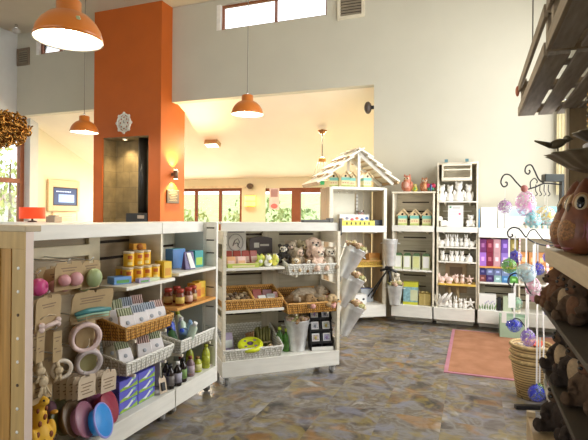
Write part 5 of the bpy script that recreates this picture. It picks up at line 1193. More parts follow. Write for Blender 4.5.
# first bay: packs on the shelf, box and bag below
GW = mat('pale_green_pack', (.62, .66, .42), .5, var=.1); GD = mat('deep_green_top', (.08, .16, .07), .5)
for i, (u, m) in enumerate(((.10, PAPER), (.23, PAPER), (.365, mat('lime_cream_pack', (.66, .68, .3), .5)), (.505, PAPER))):
    t = thing('seed_pack', ('white fronted pack, leftmost on the back wall glass shelf', 'white fronted pack, second on the back wall glass shelf', 'lime pack with a loop, third on the back wall glass shelf', 'white fronted pack, rightmost on the back wall glass shelf')[i], 'pack', B, u, .08, .801)
    MB().box(-.055, .055, 0, .10, 0, .20).build('box', GW, t, bev=.003); MB().box(-.04, .04, -.0015, 0, .03, .19).build('front_print', m, t); MB().prism([(-.055, .2), (.055, .2), (.03, .235), (-.03, .235)], .0, .10).build('top_flap', GD, t)
t = thing('gift_bag', 'blue and lime patterned carton bag on the base of the first back bay', 'bag', B, .285, .08, .278)
MB().box(-.105, .105, 0, .13, 0, .30).build('box', mat('aqua_pattern', (.28, .52, .58), .5, var=.4, scale=25), t, bev=.003); MB().box(-.107, .107, -.0015, .13, .26, .33).build('lid', mat('lime_lid', (.62, .62, .05), .5), t); MB().box(-.107, .107, -.0015, 0, 0, .04).build('base_band', mat('lime_lid', (.62, .62, .05)), t); MB().box(.0, .106, -.002, 0, .06, .22).build('picture', mat('pale_lime_picture', (.66, .70, .45), .5), t)
t = thing('gold_box', 'gold paper gift box with a bow on the base of the first back bay', 'gift box', B, .49, .09, .278)
GO = mat('dull_gold_paper', (.50, .38, .12), .5, var=.15)
MB().box(-.085, .085, 0, .12, 0, .17).build('box', GO, t, bev=.003); MB().box(-.01, .01, -.002, .122, 0, .173).build('ribbon', mat('gold_ribbon', (.62, .5, .2), .4), t); b = MB(); [b.ell((sx*.03, .03, .19), (.03, .016, .016), n=10) for sx in (-1, 1)]; b.build('bow', mat('gold_ribbon', (.62, .5, .2)), t)
t = thing('paper_bag', 'small brown bag left of the gold gift box', 'bag', B, .39, .16, .278)
MB().hexa([(-.03, -.02, 0), (.03, -.02, 0), (.03, .03, 0), (-.03, .03, 0)], [(-.033, -.005, .2), (.033, -.005, .2), (.033, .015, .2), (-.033, .015, .2)]).build('bag', KRAFT, t); MB().tube([(-.015, .005, .2), (0, .005, .24), (.015, .005, .2)], .003, 5).build('handle', ROPE, t)
# top of first bay: pottery birds
CLAY = mat('red_glazed_clay', (.48, .16, .09), .3, var=.3, scale=30); SAND = mat('sand_clay', (.62, .38, .14), .5)
def owlpot(name, label, F, u, v, z, h, m, bm, rot=0, mosaic=None):
    t = thing(name, label, 'owl ornament', F, u, v, z, rot); s = h/.24
    b = MB(); b.lathe([(.002, 0), (.05*s, .002), (.068*s, .05*s), (.066*s, .10*s), (.05*s, .15*s), (.052*s, .18*s), (.045*s, .21*s), (.02*s, .225*s), (.0, .227*s)], 24)
    for sx in (-1, 1): b.ell((sx*.036*s, 0, .222*s), (.014*s, .011*s, .024*s)); b.ell((sx*.062*s, 0, .085*s), (.018*s, .045*s, .06*s))
    b.build('body', m, t, remesh=.005)
    MB().ell((0, -.04*s, .085*s), (.042*s, .035*s, .06*s)).build('belly', bm, t)
    for sx in (-1, 1):
        MB().ell((sx*.022*s, -.042*s, .182*s), (.019*s, .012*s, .019*s)).build('eye', mat('cream_eye', (.72, .6, .42), .4), t); MB().ell((sx*.022*s, -.053*s, .182*s), (.008*s, .005*s, .008*s), n=10).build('pupil', EYE, t)
    MB().ell((0, -.055*s, .165*s), (.007*s, .012*s, .012*s), n=10).build('beak', SAND, t)
    return t
Zt = 1.951
owlpot('owl_ornament', 'red glazed owl ornament at the left on top of the bird house crate', B, .22, .12, Zt, .26, CLAY, mat('rose_clay', (.62, .32, .24), .35), -12)
owlpot('owl_ornament', 'small yellow and green bird ornament beside the red owl', B, .335, .12, Zt, .115, mat('yellow_glaze', (.62, .56, .08), .3), mat('green_glaze', (.2, .42, .1), .3), 10)
owlpot('owl_ornament', 'brown owl ornament with a sandy crest on top of the crate', B, .47, .12, Zt, .21, mat('brown_glaze', (.36, .14, .06), .3, var=.3, scale=30), mat('rust_clay', (.55, .25, .1), .4), 8)
t = thing('butterfly_ornament', 'red and green metal butterfly ornament at the right on the crate top', 'ornament', B, .565, .08, Zt)
MB().tube([(0, 0, 0), (0, 0, .11)], .008, 8).ell((0, -.004, .06), (.02, .018, .05)).build('body', mat('navy_glaze', (.05, .08, .2), .3), t)
for sx in (-1, 1): MB().ell((sx*.034, 0, .085), (.036, .008, .034)).build('wing', mat('crimson_glaze', (.45, .03, .08), .3), t); MB().ell((sx*.024, 0, .04), (.024, .008, .024)).build('lower_wing', mat('emerald_glaze', (.03, .24, .12), .3), t)
# white ceramics in the tall unit
def ceramic(kind, s):
    b = MB()
    if kind == 'hen':
        b.ell((0, 0, .045*s), (.05*s, .036*s, .042*s)).ell((-.035*s, 0, .085*s), (.022*s, .020*s, .028*s)).ell((.05*s, 0, .075*s), (.022*s, .016*s, .034*s), rot=(0, .6, 0)).ell((-.034*s, 0, .115*s), (.016*s, .006*s, .012*s)).ell((-.06*s, 0, .084*s), (.012*s, .007*s, .007*s)); b.lathe([(.0, .012*s), (.034*s, .01*s), (.038*s, 0), (.0, 0)], 14)
    elif kind == 'rabbit':
        b.ell((0, 0, .04*s), (.036*s, .04*s, .042*s)).ell((0, -.022*s, .09*s), (.026*s, .028*s, .026*s)); [b.ell((sx*.012*s, -.01*s, .13*s), (.008*s, .007*s, .035*s), rot=(0, sx*.15, 0)) for sx in (-1, 1)]; b.ell((0, .04*s, .03*s), .016*s).ell((0, -.03*s, .012*s), (.03*s, .02*s, .012*s))
    elif kind == 'cat':
        b.ell((0, .005*s, .05*s), (.034*s, .036*s, .052*s)).ell((0, -.012*s, .115*s), (.03*s, .028*s, .027*s)); [b.hexa([(sx*.018*s-.01*s, -.016*s, .13*s), (sx*.018*s+.01*s, -.016*s, .13*s), (sx*.018*s+.01*s, 0, .13*s), (sx*.018*s-.01*s, 0, .13*s)], [(sx*.022*s-.001, -.01*s, .158*s), (sx*.022*s+.001, -.01*s, .158*s), (sx*.022*s+.001, -.006*s, .158*s), (sx*.022*s-.001, -.006*s, .158*s)]) for sx in (-1, 1)]; b.tube([(.02*s, .03*s, .012*s), (.05*s, .01*s, .012*s), (.04*s, -.02*s, .014*s)], .008*s, 8)
    elif kind == 'figure':
        b.lathe([(.0, 0), (.045*s, 0), (.05*s, .02*s), (.042*s, .07*s), (.022*s, .10*s), (.018*s, .11*s), (.03*s, .125*s), (.036*s, .15*s), (.028*s, .18*s), (.0, .195*s)], 18); [b.ell((sx*.042*s, -.006*s, .075*s), (.014*s, .018*s, .04*s)) for sx in (-1, 1)]; [b.ell((sx*.025*s, 0, .185*s), (.012*s, .009*s, .018*s)) for sx in (-1, 1)]
    elif kind == 'dome':
        b.lathe([(0, 0), (.055*s, 0), (.055*s, .012*s), (.048*s, .05*s), (.03*s, .085*s), (.0, .10*s)], 18); b.ell((0, 0, .105*s), .012*s); b.ell((-.05*s, 0, .05*s), (.018*s, .012*s, .014*s))
    elif kind == 'swan':
        b.ell((.01*s, 0, .045*s), (.06*s, .04*s, .045*s)); b.tube([(-.04*s, 0, .05*s), (-.062*s, 0, .09*s), (-.05*s, 0, .14*s), (-.068*s, 0, .155*s)], [.02*s, .014*s, .012*s, .012*s], 8); [b.tube([(0, sy*.03*s, .06*s), (.05*s, sy*.045*s, .13*s), (.09*s, sy*.05*s, .18*s)], [.024*s, .02*s, .008*s], 8) for sy in (-1, 1)]
    elif kind == 'star':
        for i in range(5): a = PI/2+i*2*PI/5; b.tube([(0, 0, .07*s), (.06*s*math.cos(a), 0, .07*s+.06*s*math.sin(a))], [.022*s, .006*s], 8)
        b.ell((0, 0, .07*s), (.028*s, .018*s, .028*s)).lathe([(0, 0), (.03*s, 0), (.02*s, .014*s), (0, .016*s)], 12)
    return b
PKC = mat('pink_tinted_ceramic', (.82, .62, .55), .35, var=.05)
def row(name, kinds, us, v, z, s, label, cat, m=CERAMIC, grp=None, rots=None):
    seen = {}
    for i, (k, u) in enumerate(zip(kinds, us)):
        lb = label(i, k); sc = s[i] if isinstance(s, (list, tuple)) else s; key = (k, sc)
        rz = rots[i] if rots else (-12+9*(i % 4))
        if key in seen: dup(seen[key], lb, B, u, v, z, rz, group=grp)
        else:
            t = thing({'hen': 'ceramic_hen', 'rabbit': 'ceramic_rabbit', 'cat': 'ceramic_cat', 'figure': 'ceramic_figure', 'dome': 'ceramic_dome', 'swan': 'ceramic_swan', 'star': 'ceramic_star'}[k], lb, 'ceramic ornament', B, u, v, z, rz, grp); ceramic(k, sc).build('body', m, t)
            e = MB(); hy = {'hen': .09, 'rabbit': .095, 'cat': .12, 'figure': .155, 'dome': .07, 'swan': .15, 'star': .075}[k]*sc; dy = {'hen': -.02, 'rabbit': -.049, 'cat': -.039, 'figure': -.035, 'dome': -.04, 'swan': -.012, 'star': -.018}[k]*sc
            dx = {'hen': -.04, 'swan': -.06}.get(k, 0)*sc
            for sx in ((-1, 1) if k not in ('hen', 'swan') else (1,)): MB().ell((dx+sx*.01*sc, dy, hy), .0035*sc, n=8).build('eye', mat('grey_dot', (.35, .33, .3), .4), t)
            seen[key] = t
PL = ('leftmost', 'second', 'third', 'fourth', 'fifth', 'sixth', 'rightmost')
def lab(desc, n): return lambda i, k: '%s %s, %s' % (desc[0], desc[1], PL[i] if i < n-1 else 'rightmost')
row('x', ['figure']*4, [.715, .83, .95, 1.085], .17, 1.809, [1.25, 1.2, 1.45, 1.25], lab(('tall white ceramic figure', 'on the top shelf of the tall unit'), 4), '')
row('x', ['hen', 'rabbit', 'rabbit', 'rabbit', 'cat', 'rabbit', 'hen'], [.715, .80, .86, .92, .99, 1.055, 1.13], .12, 1.156, [1.05, 1.1, 1.1, 1.1, .85, 1.1, .95], lab(('small white ceramic animal', 'on the glass shelf under the main ledge'), 7), '')
row('x', ['cat', 'rabbit', 'figure', 'figure', 'figure', 'dome'], [.735, .79, .86, .93, 1.0, 1.10], .12, .946, [1.0, .6, .75, .75, .75, 1.0], lab(('small white ceramic piece', 'on the second glass shelf above the yellow shelf'), 6), '')
row('x', ['hen', 'hen', 'cat', 'cat', 'star'], [.725, .83, .93, 1.01, 1.105], .10, .626, [1.1, 1.1, .9, .9, 1.0], lab(('pink tinted ceramic animal', 'on the yellow shelf of the tall unit'), 5), '', PKC)
row('x', ['swan', 'swan', 'rabbit', 'rabbit', 'cat', 'rabbit', 'star'], [.70, .765, .845, .915, .99, 1.05, 1.12], .08, .281, [1.1, 1.15, .95, 1.05, .95, .9, 1.15], lab(('white ceramic animal', 'on the base of tall unit'), 7), '')
t = thing('ceramic_dog', 'white ceramic dog at the left of notice on the tall unit ledge', 'ceramic ornament', B, .735, .13, 1.441, 20)
b = MB(); b.ell((.02, 0, .05), (.06, .04, .045)).ell((-.04, 0, .115), (.036, .032, .036)).ell((-.068, -.004, .105), (.02, .018, .016)); [b.ell((-.03, sy*.032, .115), (.014, .008, .026)) for sy in (-1, 1)]; [b.tube([(x, y, .04), (x, y, .004)], .014, 8) for x in (-.02, .06) for y in (-.02, .02)]
b.build('body', CERAMIC, t, remesh=.005); MB().ell((-.088, -.004, .108), .006, n=8).build('nose', mat('grey_dot', (.35, .33, .3)), t)
t = thing('ceramic_bear', 'white ceramic bear at the right of the notice on the tall unit ledge', 'ceramic ornament', B, 1.115, .13, 1.441)
b = MB(); b.ell((0, 0, .055), (.05, .045, .058)).ell((0, -.008, .135), (.042, .04, .038)); [b.ell((sx*.034, 0, .165), .014) for sx in (-1, 1)]; [b.ell((sx*.04, -.035, .02), (.02, .035, .02)) for sx in (-1, 1)]; [b.ell((sx*.048, -.02, .07), (.016, .026, .03)) for sx in (-1, 1)]
b.build('body', CERAMIC, t, remesh=.005); MB().ell((0, -.048, .132), .006, n=8).build('nose', mat('grey_dot', (.35, .33, .3)), t)
t = thing('notice_sheet', 'white printed notice with a pink dot on the tall unit ledge', 'notice', B, .91, .12, 1.441, 0, None, tilt=(-.06, 0))
MB().box(-.105, .105, 0, .004, 0, .31).build('sheet', PAPER, t); b = MB()
for i in range(8): b.box(-.08, .07-.02*(i % 3), -.0012, 0, .04+i*.026, .046+i*.026)
b.build('text_lines', mat('faint_ink', (.62, .62, .62), .6), t)
MB().ell((.055, -.002, .185), (.016, .002, .014), n=12).build('pink_dot', mat('hot_pink', (.8, .1, .25), .5), t); MB().box(-.085, -.06, -.002, 0, .27, .295).build('green_mark', mat('green_sticker2', (.1, .4, .2), .5), t); b = MB(); b.box(-.04, .06, -.0015, 0, .268, .276); b.build('heading', mat('grey_ink', (.3, .32, .34), .6), t)
for i, u in enumerate((.83, .945)):
    t = thing('wooden_ear_stick', 'tan wooden ear shaped stick, %s behind the ceramics on the tall unit base' % ('left' if i == 0 else 'right'), 'ornament', B, u, .22, .281)
    MB().lathe([(.02, 0), (.025, .08), (.02, .14), (.026, .2), (.018, .26), (.0, .28)], 12).build('stick', mat('tan_wood', (.45, .33, .16), .6), t); MB().ell((0, -.022, .2), (.012, .006, .04), n=10).build('inlay', mat('pale_tan', (.6, .48, .28), .6), t)
# bay 3: coloured boxes
def cbox(desc, u, z, w, h, c, lab_c=None, d=.16, v=.05):
    nm = 'box_%02x%02x%02x' % tuple(int(255*q) for q in c)
    t = thing('gift_box', desc, 'gift box', B, u, v, z)
    MB().box(-w/2, w/2, 0, d, 0, h).build('box', mat(nm, c, .4, var=.06), t, bev=.0025)
    f = MB(); f.box(-w*.22, w*.22, -.0015, 0, h*.38, h*.68); f.build('label_print', mat('lab_'+nm, lab_c or [min(1, q*2+.12) for q in c], .5), t)
    return t
DKP, MAR, PKG, VIO, OLV, LIL, DRD = (.16, .02, .14), (.20, .01, .04), (.55, .30, .34), (.14, .06, .34), (.22, .17, .03), (.38, .16, .62), (.22, .04, .05)
top = [(1.28, .085, DKP, 'dark plum'), (1.37, .09, MAR, 'maroon'), (1.462, .09, PKG, 'pink and grey'), (1.565, .10, VIO, 'violet'), (1.68, .10, OLV, 'olive')]
bot = [(1.28, .085, LIL, 'lilac'), (1.37, .09, MAR, 'maroon'), (1.462, .09, PKG, 'pink and grey'), (1.565, .10, (.28, .18, .58), 'pale violet'), (1.68, .10, DRD, 'dark red')]
for u, w, c, n in bot: cbox('%s gift box in lower row above the orange shelf' % n, u, .898, w, .19, c)
for u, w, c, n in top: cbox('%s gift box in the upper row right under the ledge' % n, u, 1.0885, w, .19, c)
for u, n in ((1.80, 'left'), (1.91, 'middle'), (2.02, 'right')): cbox('orange brown box at %s on the orange shelf behind the ribbons' % n, u, .898, .10, .21, (.46, .19, .05))
NAV, BGR, TEA, GRN, BLU, BRR = (.03, .03, .16), (.16, .20, .38), (.28, .46, .46), (.10, .30, .05), (.07, .22, .48), (.18, .05, .05)
for u, w, c, n in ((1.28, .085, NAV, 'navy'), (1.375, .095, BGR, 'grey blue'), (1.475, .095, BGR, 'second grey blue'), (1.575, .095, (.20, .26, .45), 'pale slate blue'), (1.68, .10, BLU, 'blue')): cbox('%s small box in the upper row under the orange shelf' % n, u, .7735, w, .095, c)
for u, w, c, n in ((1.28, .085, BRR, 'red brown'), (1.375, .095, (.05, .02, .12), 'deep navy'), (1.475, .095, TEA, 'teal and white'), (1.575, .095, BLU, 'bright blue'), (1.68, .10, GRN, 'green')): cbox('%s small box in the lower row under the orange shelf' % n, u, .678, w, .095, c)
t = carton('flower_box', 'white box with green plants printed on it on the wide unit base', B, 1.345, .02, .285, .22, .14, .22, PAPER)
b = MB(); rr = random.Random(4)
for i in range(9): b.prism([(0, 0), (.012, .03), (0, .07+.02*(i % 3)), (-.01, .03)], -.0016, 0, T=TR((-.09+.022*i, 0, .008), (0, .3*(i % 3-1), 0)))
b.build('leaf_print', mat('leaf_print_green', (.22, .38, .16), .5), t); b = MB(); [b.ell((-.03+.02*i, -.002, .10+.015*(i % 3)), (.008, .002, .012), n=8) for i in range(7)]; b.build('flower_heads', mat('lavender_print', (.5, .48, .66), .5), t)
carton('black_box', 'narrow black box beside the plant printed white box', B, 1.50, .06, .285, .045, .1, .18, BLACK)
carton('mint_box', 'pale mint box on the wide unit base behind the glass', B, 1.60, .05, .285, .11, .12, .2, mat('mint_card', (.55, .62, .45), .5)); carton('mint_box', 'cream box right of the pale mint box', B, 1.72, .06, .285, .09, .12, .18, mat('cream_card', (.72, .66, .48), .5))
t = thing('floor_crate', 'pale green crate with a blue band on the floor before the wide unit', 'crate', B, 1.66, -.32, 0)
PG = mat('pale_green_painted', (.42, .58, .42), .5)
b = MB(); b.box(-.17, .17, 0, .015, .0, .28); b.box(-.17, .17, .235, .25, .0, .28); b.box(-.17, -.155, .015, .235, 0, .28); b.box(.155, .17, .015, .235, 0, .28); b.box(-.155, .155, .015, .235, 0, .015); b.build('crate', PG, t, bev=.003)
MB().box(-.10, .10, -.003, 0, .16, .23).build('blue_band', mat('royal_band', (.05, .09, .36), .4), t); MB().box(-.15, -.09, -.004, 0, .2, .34).build('white_tag', PAPER, t)
# on the ledge of bay 3
for u, w, h, n in ((1.36, .21, .29, 'wide white box'), (1.53, .10, .25, 'narrow white box')): 
    t = carton('white_box', '%s standing on the ledge at left of the wide unit' % n, B, u, .16, 1.436, w, .1, h, PAPER); MB().box(-w*.3, w*.3, -.0012, 0, h*.25, h*.8).build('faint_print', mat('off_white_print', (.74, .74, .76), .5), t)
t = thing('framed_print', 'white framed picture with a pale blue band on the wide unit ledge', 'framed picture', B, 1.72, .14, 1.436, 0, None, tilt=(-.05, 0))
MB().box(-.155, .155, 0, .02, 0, .30).build('frame', mat('white_frame_paint', (.82, .82, .80), .4), t, bev=.003); MB().box(-.105, .105, -.003, .0, .17, .27).build('picture', mat('sky_blue_picture', (.42, .62, .74), .4), t); b = MB(); b.box(-.115, .115, -.004, 0, .27, .28); b.box(-.115, .115, -.004, 0, .16, .17); b.box(-.115, -.105, -.004, 0, .17, .27); b.box(.105, .115, -.004, 0, .17, .27); b.build('inner_frame', mat('grey_inner_frame', (.52, .5, .45), .4), t)
t = thing('framed_print', 'turquoise picture at right on the wide unit ledge behind the glass balls', 'framed picture', B, 2.06, .16, 1.436, 0, None, tilt=(-.05, 0))
MB().box(-.15, .15, 0, .02, 0, .30).build('frame', mat('turquoise_picture', (.25, .56, .62), .4, var=.2), t); MB().box(-.12, .05, -.003, 0, .08, .25).build('picture', mat('pale_aqua', (.66, .74, .68), .4), t)
for i, u in enumerate((1.83, 1.90, 1.97, 2.04, 2.11)):
    lb = 'small potted flower on the ledge of wide unit, %s' % PL[i if i < 4 else 6]
    if i == 0:
        p0 = t = thing('potted_flower', lb, 'potted flower', B, u, -.0, 1.436)
        MB().lathe([(.024, 0), (.032, .045), (.028, .045), (.002, .04)], 14).build('pot', mat('cream_pot', (.72, .66, .5), .5), t)
        b = MB()
        for k in range(7): b.ell((.03*math.cos(k*.9), .03*math.sin(k*.9), .055), (.022, .01, .008), rot=(0, 0, k*.9), n=8)
        b.build('leaves', mat('dark_leaf', (.08, .13, .04), .6), t)
        for k in range(4): MB().ell((.028*math.cos(k*1.7), .028*math.sin(k*1.7), .075+.008*(k % 2)), (.017, .017, .013), n=10).build('bloom', mat('rust_bloom', (.45, .10, .06), .6), t)
    else: dup(p0, lb, B, u, -.0, 1.436, 40*i)
# ================================================================ RIGHT SIDE: MAT, GLASS STAND, DARK DISPLAY
t = thing('door_mat', 'terracotta coloured floor mat with a pink purple edge', 'mat', Wd, 0, 0, .0)
mt, n_, l_, b_ = nt('terracotta_mat'); 
tc = n_.new('ShaderNodeTexCoord'); no = n_.new('ShaderNodeTexNoise'); no.inputs['Scale'].default_value = 5; no.inputs['Detail'].default_value = 6; l_.new(tc.outputs['Object'], no.inputs['Vector'])
cr = n_.new('ShaderNodeValToRGB'); cr.color_ramp.elements[0].position = .3; cr.color_ramp.elements[1].position = .7
cr.color_ramp.elements[0].color = (.30, .13, .06, 1); cr.color_ramp.elements[1].color = (.42, .20, .11, 1); l_.new(no.outputs['Fac'], cr.inputs[0]); l_.new(cr.outputs[0], b_.inputs['Base Color']); b_.inputs['Roughness'].default_value = .95
MB().box(-.245, 1.0, 5.15, 7.05, 0.0, .011).build('pile', mt, t)
e = MB(); e.box(-.285, -.245, 5.11, 7.09, 0, .009); e.box(-.245, 1.04, 5.11, 5.15, 0, .009); e.box(-.245, 1.04, 7.05, 7.09, 0, .009); e.box(1.0, 1.04, 5.15, 7.05, 0, .009)
e.build('edging', mat('mauve_edging', (.46, .20, .26), .8), t)

SF = Frame(.68, 4.5, 20.66)
t = thing('scroll_stand', 'black wrought iron scroll stand of hanging glass balls', 'display stand', SF, 0, 0, 0)
GRG = mat('grey_green_metal', (.014, .02, .018), .6)
MB().box(-.022, .022, -.022, .022, .02, 1.89).build('post', GRG, t)
MB().box(-.165, .03, -.035, .035, 1.885, 1.945).build('cross_head', GRG, t, bev=.004)
b = MB(); b.box(-.38, .05, -.02, .02, .004, .034); b.box(-.02, .02, -.25, .25, .004, .03); b.build('base', IRON, t)
def spiral(c, r0, turns, a0, dirn=1, n=26):
    return [(c[0]+r0*(1-.62*i/n)*math.cos(a0+dirn*turns*2*PI*i/n), 0, c[1]+r0*(1-.62*i/n)*math.sin(a0+dirn*turns*2*PI*i/n)) for i in range(n+1)]
def smooth(pts, k=6):
    P = [Vector(p) for p in pts]; out = []
    for i in range(len(P)-1):
        p0, p1, p2, p3 = P[max(i-1, 0)], P[i], P[i+1], P[min(i+2, len(P)-1)]
        for j in range(k):
            s = j/k; out.append(.5*((2*p1)+(-p0+p2)*s+(2*p0-5*p1+4*p2-p3)*s*s+(-p0+3*p1-3*p2+p3)*s**3))
    return out+[P[-1]]
def arm(pts, r=.0065, nm='scroll_arm'): return MB().tube(smooth(pts), r, 7).build(nm, IRON, t)
arm([(-.02, 0, 1.86), (-.15, 0, 1.87), (-.24, 0, 1.835), (-.32, 0, 1.82), (-.38, 0, 1.87), (-.44, 0, 1.935), (-.49, 0, 1.935), (-.515, 0, 1.88), (-.495, 0, 1.84), (-.465, 0, 1.85), (-.465, 0, 1.875), (-.48, 0, 1.875)])
arm([(-.15, 0, 1.87), (-.20, 0, 1.90), (-.235, 0, 1.97), (-.265, 0, 2.02), (-.305, 0, 2.01), (-.315, 0, 1.965), (-.29, 0, 1.945), (-.275, 0, 1.965), (-.283, 0, 1.98)])
arm([(-.27, 0, 1.83), (-.27, 0, 1.88), (-.24, 0, 1.91), (-.215, 0, 1.89), (-.22, 0, 1.87)], .005)
arm([(-.02, 0, 1.37), (-.12, 0, 1.355), (-.22, 0, 1.375), (-.30, 0, 1.42), (-.36, 0, 1.49), (-.42, 0, 1.50), (-.455, 0, 1.465), (-.445, 0, 1.425), (-.415, 0, 1.43), (-.42, 0, 1.45)])
arm([(-.30, 0, 1.42), (-.27, 0, 1.475), (-.23, 0, 1.485), (-.20, 0, 1.45), (-.15, 0, 1.40), (-.02, 0, 1.36)], .005)
arm([(-.02, 0, .97), (-.14, 0, .96), (-.23, 0, .94), (-.29, 0, 1.0), (-.33, 0, 1.09), (-.39, 0, 1.125), (-.44, 0, 1.09), (-.445, 0, 1.04), (-.41, 0, 1.02), (-.395, 0, 1.05)])
arm([(-.02, 0, .62), (-.14, 0, .60), (-.24, 0, .62), (-.30, 0, .68), (-.35, 0, .74), (-.39, 0, .75), (-.41, 0, .72)], .005)
MB().ell((-.325, -.01, 1.825), (.03, .02, .03)).build('rosette', mat('rust_rosette', (.32, .10, .08), .5), t)
c = MB()
for i in range(4): c.tube(smooth([(-.12-.035*i, .0, 1.86), (-.125-.035*i, -.005, 1.81), (-.11-.035*i, -.005, 1.78), (-.125-.035*i, 0, 1.765)]), .004, 5)
c.build('small_hooks', IRON, t)
GP, GG, GBL, GC, GPK, GTQ, GY = blown('purple_glass', (.34, .06, .38)), blown('green_glass', (.10, .42, .02), (.55, .75, .35)), blown('cobalt_glass', (.03, .04, .55), (.35, .4, .8)), blown('clear_glass', (.45, .62, .66), (.75, .85, .9)), blown('pink_glass', (.75, .30, .42)), blown('turquoise_glass', (.10, .55, .62)), blown('amber_glass', (.75, .45, .02))
RIB = mat('white_ribbon', (.80, .76, .72), .6)
def bauble(label, u, z, r, m, top, v=0, rib=True, sx=1, sz=1, name='glass_ball'):
    t = thing(name, label, 'glass ball', SF, u, v, z)
    MB().lathe([(max(0, sx*r*math.sin(PI*i/14)), -sz*r*math.cos(PI*i/14)) for i in range(15)], 24).build('ball', m, t)
    MB().cyl(.006, sz*r-.003, sz*r+.012, 10).build('neck', m, t)
    if top: 
        if rib: MB().box(-.007, .007, -.001, .001, sz*r+.005, top-z).build('ribbon', RIB, t)
        else: MB().cyl(.0015, sz*r+.005, top-z, 5).build('thread', RIB, t)
    return t
bauble('purple swirled glass ball hanging from the top left scroll', -.48, 1.672, .058, GP, 1.84, rib=False)
bauble('green glass ball hanging highest on the left of the lower tier', -.442, 1.185, .062, GG, 1.43)
bauble('cobalt blue glass ball behind the green one', -.365, 1.255, .055, GBL, 1.44, .06)
bauble('large clear pale glass ball right of the green glass ball', -.31, 1.13, .08, GC, 1.42, -.02)
bauble('cobalt glass ball right of the large clear ball', -.18, 1.155, .055, GBL, 1.36, .05)
bauble('violet blue glass ball close to the dark shelf front', -.10, 1.255, .05, GBL, 1.36, .02)
bauble('pale pink tear shaped glass hanging below the clear ball', -.22, .985, .062, GPK, 1.36, .04, sz=1.7)
bauble('clear green glass ball on the third tier of scroll stand', -.365, .865, .058, blown('pale_green_glass', (.25, .5, .3), (.7, .85, .78)), 1.02, .05)
bauble('cobalt glass ball hanging just above the floor mat edge', -.395, .69, .055, GBL, 1.02)
bauble('purple and white glass tear in front of the basket stack', -.28, .59, .06, blown('violet_glass', (.22, .10, .55), (.85, .8, .9)), .95, sz=1.2)
bauble('small violet glass ball hanging near the squirrel toys', -.115, .82, .035, GBL, .96, .02, sz=1.3)
bauble('lowest cobalt glass ball hanging beside the basket stack foot', -.235, .155, .068, GBL, .60, -.06)
bauble('small green glass drop behind the lowest cobalt ball', -.17, .14, .045, GG, .60, .02, sz=1.4)
t = bauble('tall clear glass jar with pink swirls under the rosette', -.30, 1.70, .095, blown('clear_swirl_glass', (.75, .25, .55), (.86, .88, .9)), 1.815, .02, False, sx=.85, sz=1.15, name='glass_jar')
bauble('turquoise glass ball at the left on the upper tier', -.275, 1.565, .068, GTQ, 1.82, -.05, False)
bauble('amber yellow glass ball on the upper tier', -.16, 1.62, .07, GY, 1.86, -.02, False, sx=1.1, sz=.85)
bauble('pale aqua glass ball next to the amber ball', -.10, 1.575, .06, blown('aqua_glass', (.35, .65, .62)), 1.86, .05, False)
# ribbons and tags hanging from the arms
for i, (u, z0, z1, w, lb) in enumerate(((-.36, 1.20, 1.42, .012, 'pink and white striped ribbon strip at the left of the second tier'), (-.235, .98, 1.37, .012, 'long white ribbon strip in the middle of the second tier'), (-.13, 1.0, 1.36, .022, 'striped ribbon loop near the pale shelf end'), (-.30, .62, .95, .012, 'white ribbon hanging low on the third tier'), (-.21, .50, .96, .014, 'long white ribbon right of purple glass tear'), (-.16, .40, .96, .012, 'white ribbon nearest the brown toys'))):
    t = thing('ribbon', lb, 'ribbon', SF, u, -.015, z0)
    b = MB(); h = z1-z0; path = smooth([(.0, 0, 0), (.006*(i % 3-1), .004, h*.3), (-.005, -.004, h*.65), (0, 0, h)])
    for k in range(len(path)-1):
        p, q = path[k], path[k+1]; b.hexa([(p.x-w/2, p.y-.001, p.z), (p.x+w/2, p.y-.001, p.z), (p.x+w/2, p.y+.001, p.z), (p.x-w/2, p.y+.001, p.z)], [(q.x-w/2, q.y-.001, q.z), (q.x+w/2, q.y-.001, q.z), (q.x+w/2, q.y+.001, q.z), (q.x-w/2, q.y+.001, q.z)], k % 2 if i in (0, 2) else 0)
    b.build('band', [RIB, mat('pink_ribbon', (.72, .40, .44), .6)], t); MB().tube([(-.006, 0, h), (0, 0, h+.012), (.006, 0, h)], .0015, 5).build('loop', RIB, t)
t = thing('price_tag', 'white price tag hanging at left on the third tier of the scroll stand', 'tag', SF, -.42, -.01, .96)
MB().box(-.03, .03, 0, .002, -.12, .0).build('tag', PAPER, t); MB().tube([(0, 0, 0), (0, 0, .07)], .0015, 5).build('string', RIB, t)
# stacked baskets
def stack_basket(label, u, v, z, r, h):
    t = thing('round_basket', label, 'basket', SF, u, v, z); k = .66
    MB().lathe([(.002, .004), (r*k, 0), (r*.83, h*.5), (r, h), (r-.014, h), (r*.83-.014, h*.5), (r*k-.012, .014), (.002, .014)], 40).build('body', WICKERN, t)
    rm = MB()
    for ph in (0, 2.1, 4.2): rm.tube([((r+.006*math.cos(i*1.05+ph))*math.cos(i*2*PI/72), (r+.006*math.cos(i*1.05+ph))*math.sin(i*2*PI/72), h+.007*math.sin(i*1.05+ph)) for i in range(72)], .009, 5, closed=True)
    rm.build('rim', mat('natural_cane', (.52, .37, .16), .6, var=.25, scale=30), t); return t
stack_basket('lowest of the stacked round wicker baskets on the floor by the mat', -.115, .28, 0, .167, .33)
stack_basket('second of the stacked round wicker baskets', -.115, .28, .065, .167, .33)
stack_basket('topmost of the stacked round wicker baskets', -.115, .28, .13, .167, .33)
